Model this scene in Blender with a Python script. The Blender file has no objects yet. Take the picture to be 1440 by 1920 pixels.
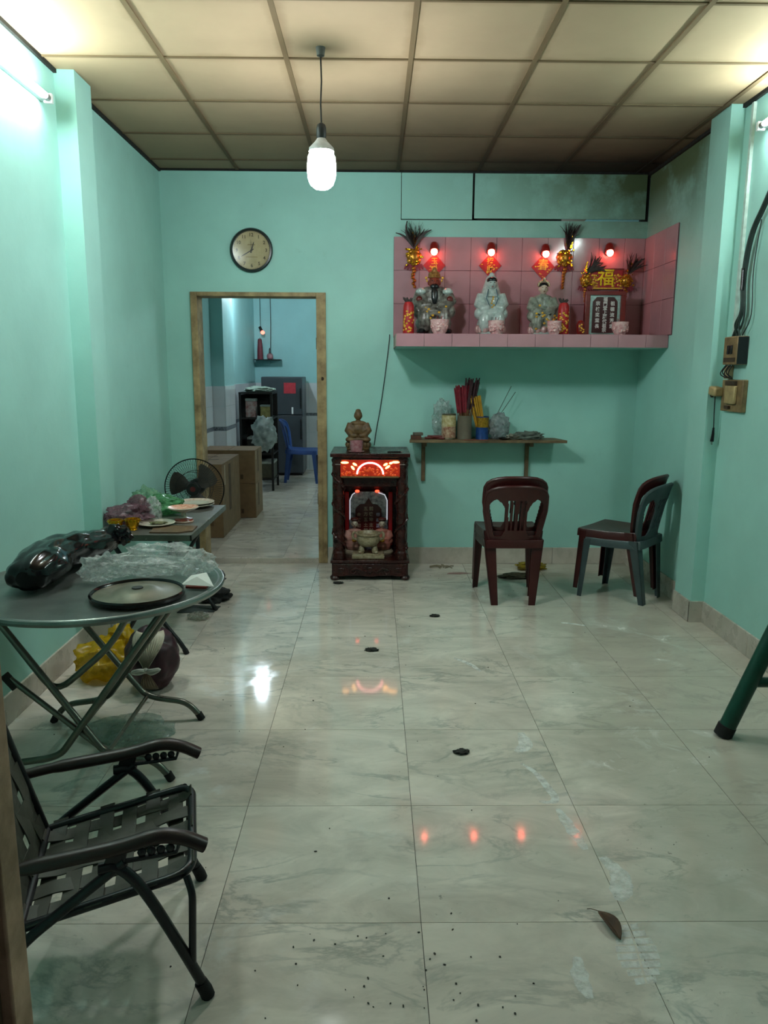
import bpy, bmesh, math, random
from mathutils import Vector, Matrix, Euler, noise
random.seed(7)
PI = math.pi
scene = bpy.context.scene
C = scene.collection

# ------------------------------------------------------------------ camera
CAM_H = 1.567
def make_camera():
    p, y, r = .1826, .01345, .00543
    fwd = Vector((math.sin(y) * math.cos(p), math.cos(y) * math.cos(p), -math.sin(p)))
    right = Vector((math.cos(y), -math.sin(y), 0)); up = right.cross(fwd)
    r2 = right * math.cos(r) + up * math.sin(r); u2 = -right * math.sin(r) + up * math.cos(r)
    cd = bpy.data.cameras.new('camera'); cam = bpy.data.objects.new('camera', cd); C.objects.link(cam)
    cam.matrix_world = Matrix(((r2.x, u2.x, -fwd.x, 0), (r2.y, u2.y, -fwd.y, 0), (r2.z, u2.z, -fwd.z, CAM_H), (0, 0, 0, 1)))
    cd.sensor_fit = 'HORIZONTAL'; cd.sensor_width = 36; cd.lens = 1410.4 / 1440 * 36
    cd.clip_start = .02
    scene.camera = cam
make_camera()

# ------------------------------------------------------------------ world (night outside) and exposure
world = bpy.data.worlds.new('night'); scene.world = world; world.use_nodes = True
wb = world.node_tree.nodes['Background']; wb.inputs[0].default_value = (.55, .62, .7, 1); wb.inputs[1].default_value = .10
vs = scene.view_settings
vs.view_transform = 'Standard'; vs.look = 'None'; vs.gamma = 1; vs.use_curve_mapping = False
vs.exposure = -.14
BULB, TUBE, REAR = 235, 17, 40          # lamp strengths

# ------------------------------------------------------------------ material helpers
def S(h):
    c = [int(h[i:i + 2], 16) / 255 for i in (0, 2, 4)]
    return tuple((x / 12.92 if x <= .04045 else ((x + .055) / 1.055) ** 2.4) for x in c)
MATS = {}
def nd(nt, t, **kw):
    n = nt.nodes.new('ShaderNode' + t)
    for k, v in kw.items():
        if k.startswith('i_'): n.inputs[k[2:]].default_value = v
        else: setattr(n, k, v)
    return n
def base_mat(name):
    m = bpy.data.materials.new(name); m.use_nodes = True
    nt = m.node_tree; return m, nt, nt.nodes['Principled BSDF']
def rampn(nt, fac, a, b, ca=(0, 0, 0, 1), cb=(1, 1, 1, 1)):
    r = nd(nt, 'ValToRGB'); r.color_ramp.elements[0].position = a; r.color_ramp.elements[1].position = b
    r.color_ramp.elements[0].color = ca; r.color_ramp.elements[1].color = cb
    nt.links.new(fac, r.inputs[0]); return r.outputs[0]
def mix(nt, fac, a, b, mode='MIX'):
    n = nd(nt, 'MixRGB', blend_type=mode)
    for i, x in enumerate((fac, a, b)):
        if hasattr(x, 'is_output'): nt.links.new(x, n.inputs[i])
        elif isinstance(x, (int, float)): n.inputs[i].default_value = x if i == 0 else (x, x, x, 1)
        else: n.inputs[i].default_value = (*x[:3], 1)
    return n.outputs[0]
def mth(nt, op, a, b=0, clamp=False):
    n = nd(nt, 'Math', operation=op, use_clamp=clamp)
    for i, x in enumerate((a, b)):
        if hasattr(x, 'is_output'): nt.links.new(x, n.inputs[i])
        else: n.inputs[i].default_value = x
    return n.outputs[0]
def noisen(nt, vec, scale, detail=4, rough=.6, dist=0):
    n = nd(nt, 'TexNoise'); n.inputs['Scale'].default_value = scale; n.inputs['Detail'].default_value = detail
    n.inputs['Roughness'].default_value = rough; n.inputs['Distortion'].default_value = dist
    if vec is not None: nt.links.new(vec, n.inputs['Vector'])
    return n.outputs['Fac']
def bumpn(nt, b, h, strength=.2, dist=.01):
    n = nd(nt, 'Bump'); n.inputs['Strength'].default_value = strength; n.inputs['Distance'].default_value = dist
    nt.links.new(h, n.inputs['Height']); nt.links.new(n.outputs[0], b.inputs['Normal'])
def M(name, col, rough=.5, metal=0., var=.25, scale=25, bump=0., emit=None, es=0., dark=None, spec=.5, trans=0., alpha=1., ior=1.45, coat=0.):
    """a procedural material: colour broken up by noise, roughness broken up by noise, a little relief"""
    if name in MATS: return MATS[name]
    m, nt, b = base_mat(name)
    tc = nd(nt, 'TexCoord').outputs['Object']
    f = noisen(nt, tc, scale)
    col = S(col) if isinstance(col, str) else col
    dk = (S(dark) if isinstance(dark, str) else dark) or tuple(c * (1 - var) for c in col)
    lt = tuple(min(1, c * (1 + var * .5)) for c in col) if dark is None else col
    c = mix(nt, rampn(nt, f, .3, .7), dk, lt)
    nt.links.new(c, b.inputs['Base Color'])
    rr = nd(nt, 'MapRange'); rr.inputs['To Min'].default_value = max(.02, rough * .75); rr.inputs['To Max'].default_value = min(1, rough * 1.25)
    nt.links.new(noisen(nt, tc, scale * 1.7), rr.inputs[0]); nt.links.new(rr.outputs[0], b.inputs['Roughness'])
    b.inputs['Metallic'].default_value = metal; b.inputs['Specular IOR Level'].default_value = spec
    b.inputs['Coat Weight'].default_value = coat
    b.inputs['Transmission Weight'].default_value = trans; b.inputs['Alpha'].default_value = alpha; b.inputs['IOR'].default_value = ior
    if bump: bumpn(nt, b, noisen(nt, tc, scale * 2.3), bump)
    if emit:
        b.inputs['Emission Color'].default_value = (*(S(emit) if isinstance(emit, str) else emit), 1)
        b.inputs['Emission Strength'].default_value = es
    MATS[name] = m; return m
def plastic_film(name, col, opacity=.45, rough=.15):
    """thin see-through plastic: part transparent, part shiny, part translucent"""
    if name in MATS: return MATS[name]
    m, nt, b = base_mat(name)
    tc = nd(nt, 'TexCoord').outputs['Object']; col = S(col)
    b.inputs['Base Color'].default_value = (*col, 1); b.inputs['Roughness'].default_value = rough
    tl = nd(nt, 'BsdfTranslucent'); tl.inputs[0].default_value = (*col, 1)
    tr = nd(nt, 'BsdfTransparent'); tr.inputs[0].default_value = (*[.35 + .65 * c ** .5 for c in col], 1)
    m1 = nd(nt, 'MixShader'); m1.inputs[0].default_value = .35; nt.links.new(b.outputs[0], m1.inputs[1]); nt.links.new(tl.outputs[0], m1.inputs[2])
    m2 = nd(nt, 'MixShader'); nt.links.new(tr.outputs[0], m2.inputs[1]); nt.links.new(m1.outputs[0], m2.inputs[2])
    mr = nd(nt, 'MapRange'); mr.inputs['From Min'].default_value = .3; mr.inputs['From Max'].default_value = .7
    mr.inputs['To Min'].default_value = max(0, opacity - .25); mr.inputs['To Max'].default_value = min(1, opacity + .25)
    nt.links.new(noisen(nt, tc, 30), mr.inputs[0]); nt.links.new(mr.outputs[0], m2.inputs[0])
    nt.links.new(m2.outputs[0], nt.nodes['Material Output'].inputs[0])
    MATS[name] = m; return m

def clear_glass(name):
    m, nt, b = base_mat(name); nt.nodes.remove(b)
    tr = nd(nt, 'BsdfTransparent'); gl = nd(nt, 'BsdfGlossy'); gl.inputs['Roughness'].default_value = .12
    mx = nd(nt, 'MixShader'); mx.inputs[0].default_value = .015
    nt.links.new(tr.outputs[0], mx.inputs[1]); nt.links.new(gl.outputs[0], mx.inputs[2]); nt.links.new(mx.outputs[0], nt.nodes['Material Output'].inputs[0]); return m

# ------------------------------------------------------------------ mesh helpers
class MB:
    def __init__(s): s.v = []; s.f = []
    def add(s, vs_, fs): 
        o = len(s.v); s.v += [tuple(v) for v in vs_]; s.f += [tuple(i + o for i in f) for f in fs]; return s
    def box(s, x0, x1, y0, y1, z0, z1, mt=None):
        vs_ = [Vector((x, y, z)) for z in (z0, z1) for y in (y0, y1) for x in (x0, x1)]
        if mt: vs_ = [mt @ v for v in vs_]
        return s.add(vs_, [(0, 2, 3, 1), (4, 5, 7, 6), (0, 1, 5, 4), (2, 6, 7, 3), (0, 4, 6, 2), (1, 3, 7, 5)])
    def cbox(s, c, d, rot=None):
        mt = Matrix.Translation(c) @ (Euler(rot).to_matrix().to_4x4() if rot else Matrix())
        return s.box(-d[0] / 2, d[0] / 2, -d[1] / 2, d[1] / 2, -d[2] / 2, d[2] / 2, mt)
    def tube(s, pts, r, n=10, closed=False, flat=None):
        pts = [Vector(p) for p in pts]; k = len(pts)
        rs = r if isinstance(r, (list, tuple)) else [r] * k
        vs_ = []; prev = None
        for i, p in enumerate(pts):
            if closed: t = (pts[(i + 1) % k] - pts[i - 1])
            else: t = pts[min(i + 1, k - 1)] - pts[max(i - 1, 0)]
            t = t.normalized() if t.length > 1e-9 else Vector((0, 0, 1))
            if prev is None:
                a = Vector((0, 0, 1)) if abs(t.z) < .9 else Vector((0, 1, 0))
                u = t.cross(a).normalized()
            else:
                u = prev - t * prev.dot(t); u.normalize()
            prev = u; w = t.cross(u)
            for j in range(n):
                an = 2 * PI * j / n
                vs_.append(p + (u * math.cos(an) * (flat or 1) + w * math.sin(an)) * rs[i])
        fs = []
        for i in range(k if closed else k - 1):
            for j in range(n):
                a = i * n + j; b = i * n + (j + 1) % n; c_ = ((i + 1) % k) * n
                fs.append((a, b, c_ + (j + 1) % n, c_ + j))
        if not closed: fs += [tuple(reversed(range(n))), tuple(range((k - 1) * n, k * n))]
        return s.add(vs_, fs)
    def lathe(s, prof, n=24, c=(0, 0, 0), mt=None, wob=None, cap=True):
        c = Vector(c); vs_ = []; k = len(prof)
        for i, (r, z) in enumerate(prof):
            for j in range(n):
                an = 2 * PI * j / n; rr = r * (wob(an, z) if wob else 1)
                v = Vector((rr * math.cos(an), rr * math.sin(an), z))
                vs_.append((mt @ v if mt else v) + c)
        fs = [(i * n + j, i * n + (j + 1) % n, (i + 1) * n + (j + 1) % n, (i + 1) * n + j) for i in range(k - 1) for j in range(n)]
        if cap and prof[0][0] > 1e-6: fs.append(tuple(reversed(range(n))))
        if cap and prof[-1][0] > 1e-6: fs.append(tuple(range((k - 1) * n, k * n)))
        return s.add(vs_, fs)
    def ell(s, c, r, n=12, rot=None):
        mt = Matrix.Translation(c) @ (Euler(rot).to_matrix().to_4x4() if rot else Matrix())
        r = (r, r, r) if isinstance(r, (int, float)) else r
        k = n // 2; vs_ = []
        for i in range(k + 1):
            th = PI * i / k
            for j in range(n):
                ph = 2 * PI * j / n
                vs_.append(mt @ Vector((r[0] * math.sin(th) * math.cos(ph), r[1] * math.sin(th) * math.sin(ph), -r[2] * math.cos(th))))
        fs = [(i * n + j, i * n + (j + 1) % n, (i + 1) * n + (j + 1) % n, (i + 1) * n + j) for i in range(k) for j in range(n)]
        return s.add(vs_, fs)
    def prism(s, poly, y0, y1, plane='xz', mt=None):
        n = len(poly)
        def mp(a, b, d): v = Vector((a, d, b)) if plane == 'xz' else Vector((a, b, d)) if plane == 'xy' else Vector((d, a, b)); return mt @ v if mt else v
        vs_ = [mp(a, b, y0) for a, b in poly] + [mp(a, b, y1) for a, b in poly]
        fs = [tuple(range(n)), tuple(reversed(range(n, 2 * n)))] + [(i, i + n, (i + 1) % n + n, (i + 1) % n) for i in range(n)]
        return s.add(vs_, fs)
    def mesh(s, name, smooth=40):
        me = bpy.data.meshes.new(name); me.from_pydata(s.v, [], s.f)
        bm = bmesh.new(); bm.from_mesh(me)
        bmesh.ops.remove_doubles(bm, verts=bm.verts, dist=1e-6)
        bmesh.ops.recalc_face_normals(bm, faces=bm.faces); bm.to_mesh(me); bm.free()
        if smooth: 
            me.shade_smooth(); me.set_sharp_from_angle(angle=math.radians(smooth))
        return me
    def build(s, name, m, parent=None, smooth=40, bevel=0, loc=None, label=None):
        me = s.mesh(name, smooth); me.materials.append(m)
        return link(name, me, parent, bevel, loc, label)
def link(name, me, parent=None, bevel=0, loc=None, label=None):
    o = bpy.data.objects.new(name, me); C.objects.link(o); o.parent = parent
    if loc: o.location = loc
    if label: o['label'] = label
    if bevel:
        b = o.modifiers.new('bevel', 'BEVEL'); b.width = bevel; b.segments = 2; b.limit_method = 'ANGLE'; b.angle_limit = math.radians(50)
    return o
def thing(name, label, cat, loc=(0, 0, 0), rotz=0, group=None):
    o = bpy.data.objects.new(name, None); C.objects.link(o); o.empty_display_size = .05
    o.location = loc; o.rotation_euler = (0, 0, rotz); o['label'] = label; o['category'] = cat
    if group: o['group'] = group
    return o
def tag(o, label, cat, group=None):
    o['label'] = label; o['category'] = cat
    if group: o['group'] = group
    return o
def struct(o, label=None):
    o['kind'] = 'structure'
    if label: o['label'] = label
    return o
def root(name, label, loc=(0, 0, 0)):
    o = bpy.data.objects.new(name, None); C.objects.link(o); o.location = loc; o.empty_display_size = .1
    return struct(o, label)
def dup(o, loc, rotz=None, label=None, scale=None):
    def cp(a, par):
        b = a.copy(); C.objects.link(b); b.parent = par
        for ch in list(a.children): cp(ch, b)
        return b
    r = cp(o, None); r.location = loc
    if rotz is not None: r.rotation_euler = (0, 0, rotz)
    if label: r['label'] = label
    if scale: r.scale = scale
    return r
def evalmesh(o):
    bpy.context.view_layer.update()
    me = bpy.data.meshes.new_from_object(o.evaluated_get(bpy.context.evaluated_depsgraph_get()))
    return me
def blob(name, mb, m, parent=None, voxel=.006, smooth_it=2, label=None):
    """fuse overlapping solids into one continuous skin"""
    me = mb.mesh(name, 0); o = bpy.data.objects.new(name, me); C.objects.link(o)
    r = o.modifiers.new('r', 'REMESH'); r.mode = 'VOXEL'; r.voxel_size = voxel
    if smooth_it:
        sm = o.modifiers.new('s', 'SMOOTH'); sm.factor = .5; sm.iterations = smooth_it
    me2 = evalmesh(o); me2.name = name; bpy.data.objects.remove(o); bpy.data.meshes.remove(me)
    me2.materials.clear(); me2.materials.append(m); me2.shade_smooth()
    return link(name, me2, parent, label=label)
def text(name, s, size, m, parent, loc, rot=(PI / 2, 0, 0), ext=.001, label=None, bold=0.):
    cu = bpy.data.curves.new(name, 'FONT'); cu.body = s; cu.size = size; cu.extrude = ext; cu.align_x = 'CENTER'; cu.align_y = 'CENTER'
    cu.offset = bold; cu.resolution_u = 2
    o = bpy.data.objects.new(name, cu); C.objects.link(o); me = evalmesh(o); me.name = name; bpy.data.objects.remove(o)
    me.materials.clear(); me.materials.append(m)
    t = link(name, me, parent, label=label); t.location = loc; t.rotation_euler = rot; return t
def spline(pts, k=8):
    """Catmull-Rom through points"""
    P = [Vector(p) for p in pts]; P = [P[0] * 2 - P[1]] + P + [P[-1] * 2 - P[-2]]; out = []
    for i in range(1, len(P) - 2):
        for j in range(k):
            t = j / k; a, b, c_, d = P[i - 1:i + 3]
            out.append(.5 * (2 * b + (c_ - a) * t + (2 * a - 5 * b + 4 * c_ - d) * t * t + (3 * b - a - 3 * c_ + d) * t ** 3))
    return out + [P[-2]]
def fillet(pts, rad, k=5):
    P = [Vector(p) for p in pts]; out = [P[0]]
    for i in range(1, len(P) - 1):
        a = (P[i - 1] - P[i]); b = (P[i + 1] - P[i]); r = min(rad, a.length * .49, b.length * .49)
        p0 = P[i] + a.normalized() * r; p1 = P[i] + b.normalized() * r
        for j in range(k + 1):
            t = j / k; out.append(p0 * (1 - t) ** 2 + P[i] * 2 * t * (1 - t) + p1 * t * t)
    return out + [P[-1]]
def crumple(name, m, parent, c, r, seed=0, amp=.3, freq=3., flat=True, sub=4, base=None, rotz=0, label=None, tilt=0, crease=.6, hf=.12, sharp=55, jit=0.):
    """a crumpled bag or cloth: a ball pushed about by creased noise, settled on z = base"""
    bm = bmesh.new(); bmesh.ops.create_icosphere(bm, subdivisions=sub, radius=1)
    off = Vector((seed * 3.7, seed * 1.3, seed * 2.1))
    rj = random.Random(seed)
    if jit:
        for v in bm.verts: v.co += Vector((rj.uniform(-1, 1), rj.uniform(-1, 1), rj.uniform(-1, 1))) * jit
    for v in bm.verts:
        p = v.co.copy(); q = p * freq + off
        n1 = noise.noise(q); d, _ = noise.voronoi(q * 1.3); cr = (d[1] - d[0])
        k = 1 + amp * (n1 * .9 + (cr - .35) * crease + hf * noise.noise(q * 3.1))
        v.co = Vector((p.x * r[0] * k, p.y * r[1] * k, p.z * r[2] * k))
    mt = Matrix.Rotation(rotz, 4, 'Z') @ Matrix.Rotation(tilt, 4, 'Y')
    for v in bm.verts:
        v.co = mt @ v.co + Vector(c)
        if base is not None and v.co.z < base: v.co.z = base + (v.co.z - base) * .02
    if base is not None:
        for v in bm.verts: v.co.z = max(v.co.z, base)
    me = bpy.data.meshes.new(name); bm.to_mesh(me); bm.free(); me.shade_smooth(); me.set_sharp_from_angle(angle=math.radians(sharp)); me.materials.append(m)
    return link(name, me, parent, label=label)

# ------------------------------------------------------------------ surface materials
XL, XR, YW, H = -1.65, 2.12, 6.128, 3.09       # room shell
def wall_paint(name, col, sooty=True):
    m, nt, b = base_mat(name); pos = nd(nt, 'NewGeometry').outputs['Position']
    c = mix(nt, rampn(nt, noisen(nt, pos, 1.3, 5, .6), .3, .75), tuple(x * .86 for x in col), tuple(min(1, x * 1.05) for x in col))
    c = mix(nt, mth(nt, 'MULTIPLY', rampn(nt, noisen(nt, pos, 9, 6, .7), .62, .8), .18), c, (.16, .27, .2))       # scuffs
    if sooty:   # incense soot and green damp on the boards and wall above the altar
        sx = nd(nt, 'SeparateXYZ'); nt.links.new(pos, sx.inputs[0])
        f = mth(nt, 'MULTIPLY', rampn(nt, mth(nt, 'MULTIPLY', sx.outputs[0], .4), .0, .8), rampn(nt, mth(nt, 'SUBTRACT', sx.outputs[2], 2.1), .2, .95))
        f = mth(nt, 'MULTIPLY', f, rampn(nt, mth(nt, 'SUBTRACT', sx.outputs[1], 4.4), .1, .9))
        f = mth(nt, 'MULTIPLY', f, rampn(nt, noisen(nt, pos, 2.6, 6, .65), .18, .55))
        c = mix(nt, mth(nt, 'MULTIPLY', f, 1.15, True), c, (.075, .105, .05))
    nt.links.new(c, b.inputs['Base Color']); b.inputs['Roughness'].default_value = .55; b.inputs['Specular IOR Level'].default_value = .35
    bumpn(nt, b, noisen(nt, pos, 14, 5, .6), .08, .02); MATS[name] = m; return m
MINT = wall_paint('mint_paint', (.345, .645, .575))
MINT2 = wall_paint('rear_room_paint', (.34, .62, .63), False)

def tile_marble(name):
    m, nt, b = base_mat(name); L = nt.links
    pos = nd(nt, 'NewGeometry').outputs['Position']; oi = nd(nt, 'ObjectInfo').outputs['Random']
    ad = nd(nt, 'VectorMath', operation='ADD'); L.new(pos, ad.inputs[0])
    cx = nd(nt, 'CombineXYZ'); L.new(mth(nt, 'MULTIPLY', oi, 37.), cx.inputs[0]); L.new(mth(nt, 'MULTIPLY', oi, 91.), cx.inputs[1]); L.new(cx.outputs[0], ad.inputs[1])
    mp = nd(nt, 'Mapping'); mp.inputs['Rotation'].default_value = (0, 0, -.6); mp.inputs['Scale'].default_value = (1, 2.2, 1); L.new(ad.outputs[0], mp.inputs[0])
    v = mp.outputs[0]
    vn = mth(nt, 'ABSOLUTE', mth(nt, 'SUBTRACT', noisen(nt, v, 2.0, 6, .62, .6), .5))
    vein = rampn(nt, vn, .0, .035, (1, 1, 1, 1), (0, 0, 0, 1))
    vm = mth(nt, 'MULTIPLY', vein, rampn(nt, noisen(nt, v, 1.7, 2), .42, .62))
    c = mix(nt, rampn(nt, noisen(nt, v, 2.4, 6, .65, .9), .32, .68), (.50, .465, .40), (.74, .685, .595))
    c = mix(nt, mth(nt, 'MULTIPLY', vm, .6), c, (.25, .265, .235))
    # tan grime, pale dried dust and small dark spatters, all lying where they fell on the floor
    dust = rampn(nt, noisen(nt, pos, 1.1, 6, .65, .9), .50, .66)
    dust2 = rampn(nt, noisen(nt, pos, 3.2, 5, .7, 1.2), .52, .64)
    dd = mth(nt, 'MULTIPLY', dust, dust2)
    gx = nd(nt, 'SeparateXYZ'); L.new(pos, gx.inputs[0])
    gm = mth(nt, 'ADD', mth(nt, 'MULTIPLY', mth(nt, 'SUBTRACT', gx.outputs[0], .75), .55), mth(nt, 'SUBTRACT', noisen(nt, pos, 1.1, 5, .65, .5), .1))   # the unswept right side
    grime = rampn(nt, gm, .36, .62)
    c = mix(nt, mth(nt, 'MULTIPLY', grime, .62), c, (.375, .35, .285))
    c = mix(nt, mth(nt, 'MULTIPLY', dd, .6), c, (.74, .76, .73))
    sp = mth(nt, 'MULTIPLY', rampn(nt, noisen(nt, pos, 42, 3, .6), .66, .72), rampn(nt, noisen(nt, pos, 1.4, 3), .52, .68))
    c = mix(nt, mth(nt, 'MULTIPLY', sp, .8), c, (.10, .10, .08))
    st = mth(nt, 'MULTIPLY', rampn(nt, noisen(nt, mp.outputs[0], 13, 4, .7, 1.), .58, .68), rampn(nt, noisen(nt, pos, 1.9, 3), .45, .65))
    c = mix(nt, mth(nt, 'MULTIPLY', st, .5), c, (.25, .27, .22))
    L.new(c, b.inputs['Base Color'])
    r = nd(nt, 'MapRange'); r.inputs['To Min'].default_value = .065; r.inputs['To Max'].default_value = .34
    L.new(mth(nt, 'ADD', mth(nt, 'MULTIPLY', dd, .7), mth(nt, 'MULTIPLY', grime, .30), True), r.inputs[0]); L.new(r.outputs[0], b.inputs['Roughness'])
    b.inputs['Specular IOR Level'].default_value = .5
    MATS[name] = m; return m
TILE = tile_marble('marble_floor_tile')
GROUT = M('floor_grout', '4c4d45', .8, var=.3)
SKIRT = M('beige_skirting_tile', 'c2bbb0', .28, var=.15, scale=6, dark='a9a295')

def ceiling_mat(name, col, edge):
    m, nt, b = base_mat(name)
    pos = nd(nt, 'NewGeometry').outputs['Position']; tc = nd(nt, 'TexCoord').outputs['Object']
    c = mix(nt, rampn(nt, noisen(nt, pos, 1.5, 5), .3, .7), tuple(x * .85 for x in col), col)
    if edge:     # smoke-brown rim of every panel
        sx = nd(nt, 'SeparateXYZ'); nt.links.new(tc, sx.inputs[0])
        ed = mth(nt, 'MAXIMUM', mth(nt, 'ABSOLUTE', sx.outputs[0]), mth(nt, 'ABSOLUTE', sx.outputs[1]))
        ed = mth(nt, 'ADD', ed, mth(nt, 'MULTIPLY', mth(nt, 'SUBTRACT', noisen(nt, pos, 5, 4), .5), .09))
        c = mix(nt, mth(nt, 'MULTIPLY', rampn(nt, ed, .255, .315), .55), c, (.22, .155, .08))
    # soot above the altar in the far right corner; painted shade along the back
    sp = nd(nt, 'SeparateXYZ'); nt.links.new(pos, sp.inputs[0])
    dx = mth(nt, 'SUBTRACT', sp.outputs[0], 2.0); dy = mth(nt, 'SUBTRACT', sp.outputs[1], 6.15)
    d = mth(nt, 'SQRT', mth(nt, 'ADD', mth(nt, 'MULTIPLY', mth(nt, 'MULTIPLY', dx, dx), .2), mth(nt, 'MULTIPLY', dy, dy)))
    d = mth(nt, 'ADD', d, mth(nt, 'MULTIPLY', mth(nt, 'SUBTRACT', noisen(nt, pos, 1.6, 5, .6), .5), .55))
    c = mix(nt, mth(nt, 'MULTIPLY', rampn(nt, mth(nt, 'MULTIPLY', d, .42), .12, .95, (1, 1, 1, 1), (0, 0, 0, 1)), .97), c, (.012, .011, .009))
    nt.links.new(c, b.inputs['Base Color']); b.inputs['Roughness'].default_value = .8; b.inputs['Specular IOR Level'].default_value = .15
    bumpn(nt, b, noisen(nt, pos, 30, 4), .06); MATS[name] = m; return m
PANEL = ceiling_mat('smoke_stained_ceiling_panel', (.435, .325, .205), True)
BAR = ceiling_mat('brown_ceiling_bar', (.17, .12, .065), False)
SOOT = M('sooty_trim', '14130f', .85, var=.4)
OLDWOOD = M('worn_door_wood', 'b39c70', .6, var=.4, scale=9, dark='715b3c', bump=.15)
JAMB = M('entrance_post_paint', 'b8977a', .55, var=.35, scale=14, dark='7d6446', bump=.1)
PINK = M('pink_glazed_tile', 'ab8188', .10, var=.10, scale=5)
PINKGROUT = M('pink_tile_grout', '6e4c53', .8)

# ------------------------------------------------------------------ floor
floor = struct(MB().box(XL - .3, XR + .15, -1.1, YW, -.1, -.004).build('floor', GROUT), 'glossy grey marble tiled floor of the front room')
full = MB().box(-.299, .299, -.299, .299, -.008, 0).mesh('tile', 0); full.materials.append(TILE)
part = MB().box(-.089, .089, -.299, .299, -.008, 0).mesh('tile', 0); part.materials.append(TILE)
for r in range(12):
    yc = -1.072 + .6 * r + .3
    for k in range(6): link('tile', full, floor, loc=(-1.66 + .6 * k + .3, yc, 0))
    link('tile', part, floor, loc=(1.94 + .09, yc, 0))
ZR = .045
rfloor = struct(MB().box(-2.05, XR + .1, YW + .001, 12.05, -.1, ZR - .004).build('floor_rear', GROUT), 'grey tiled floor of the room behind the doorway')
for r in range(10):
    for k in range(7):
        link('tile', full, rfloor, loc=(-1.96 + .6 * k + .3, YW + .004 + .6 * r + .3, ZR))
MB().box(-1.45, -.38, YW - .016, YW + .02, 0.001, ZR - .002).build('threshold', SKIRT, rfloor)

# ------------------------------------------------------------------ walls
T = .16
wl = struct(MB().box(XL - T, XL, .88, YW, 0, H).build('wall_left', MINT), 'mint green left wall with a square pillar')
MB().box(XL, -1.545, 4.22, 4.45, 0, H).build('pillar', MINT, wl)
wr = struct(MB().box(XR, XR + T, .88, YW, 0, H).build('wall_right', MINT), 'mint green right wall with a square pillar')
MB().box(2.035, XR, 4.62, 4.88, 0, H).build('pillar', MINT, wr)
DX0, DX1, DZ = -1.445, -.385, 2.185          # doorway, outside of the frame
w = MB()
w.box(XL - T, DX0, YW, YW + .14, 0, H)
w.box(DX0, DX1, YW, YW + .14, DZ, H)
w.box(DX1, .2, YW, YW + .14, 0, H)
w.box(.2, XR + T, YW, YW + .14, 0, 2.733)
wb_ = struct(w.build('wall_back', MINT, smooth=0), 'mint green back wall with a doorway and an altar shelf')
MB().box(.205, .752, YW + .004, YW + .016, 2.741, 3.085).build('wall_board', MINT, wb_, bevel=.002)
MB().box(.768, 2.098, YW + .002, YW + .014, 2.749, 3.085).build('wall_board', MINT, wb_, bevel=.002, label='sooty green painted board with open slit below')
bt = MB().box(.2, .80, YW + .02, YW + .06, 2.72, 2.78).box(.735, .79, YW + .02, YW + .06, 2.73, 3.09).box(2.07, 2.125, YW + .02, YW + .06, 2.70, 3.09).box(.8, 1.45, YW + .02, YW + .06, 2.72, 2.78)
bt.build('batten', SOOT, wb_, smooth=0)  # dark strips added behind the board gaps to block the rear room's light
wf = MB().box(XL - T, -.63, .86, 1.0, 0, H).box(1.25, XR + T, .86, 1.0, 0, H).box(-.63, 1.25, .86, 1.0, 2.55, H)
wf_ = struct(wf.build('wall_front', MINT, smooth=0), 'mint front wall around the open entrance')
jm = root('trim_1', 'brown painted entrance post close to the camera at left')
MB().box(-.635, -.521, .95, 1.004, 0, 2.56).build('post', JAMB, jm, bevel=.004)
MB().box(-.635, -.537, .86, .95, 0, 2.56).build('stop_strip', M('entrance_post_dark', '5a4a34', .6, var=.4), jm, bevel=.003)
# rear room shell
RX, RY = -1.86, 11.95
WAINS = M('white_wainscot_tile', 'd3d7dc', .18, var=.08, scale=3)
BORDER = M('dark_tile_border', '3a3f48', .4, var=.6, scale=60, dark='8f959e')
rl = struct(MB().box(RX - T, RX, YW + .14, RY + T, 0, H).build('wall_rear_left', MINT2), 'pale blue left wall of the rear room with white tiled dado')
MB().box(RX, -1.715, 8.75, 9.35, ZR, H).build('pillar', MINT2, rl)
rb = struct(MB().box(RX - T, XR + T, RY, RY + T, 0, H).build('wall_rear_end', MINT2), 'pale blue end wall of the rear room')
struct(MB().box(XR, XR + T, YW + .14, RY + T, 0, H).build('wall_rear_right', MINT2), 'right wall of the rear room')
dm = {}
def dado(x0, x1, y0, y1, par, nx):
    # rows of white wall tiles with a thin decorated border course
    along = (x1 - x0) > (y1 - y0); ln = (x1 - x0) if along else (y1 - y0); k = max(1, round(ln / nx)); s = ln / k
    for z0, z1, mm, nm in ((ZR, .36, WAINS, 'tile'), (.362, .64, WAINS, 'tile'), (.642, .90, WAINS, 'tile'), (.902, .945, BORDER, 'border_tile'), (.947, 1.18, WAINS, 'tile'), (1.182, 1.41, WAINS, 'tile')):
        for i in range(k):
            a = i * s + .0015; b_ = (i + 1) * s - .0015
            if along: MB().box(x0 + a, x0 + b_, y0, y1, z0, z1).build(nm, mm, par, smooth=0)
            else: MB().box(x0, x1, y0 + a, y0 + b_, z0, z1).build(nm, mm, par, smooth=0)
dado(RX, RX + .008, 6.27, 8.75, rl, .4); dado(RX, -1.715, 8.742, 8.75, rl, .4); dado(-1.715, -1.707, 8.742, 9.35, rl, .3); dado(RX, RX + .008, 9.35, RY, rl, .4)
dado(RX, -.2, RY - .008, RY, rb, .4)
struct(MB().box(RX - T, XR + T, YW + .14, RY + T, H, H + .1).build('ceiling_rear', PANEL), 'ceiling of the rear room')

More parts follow.
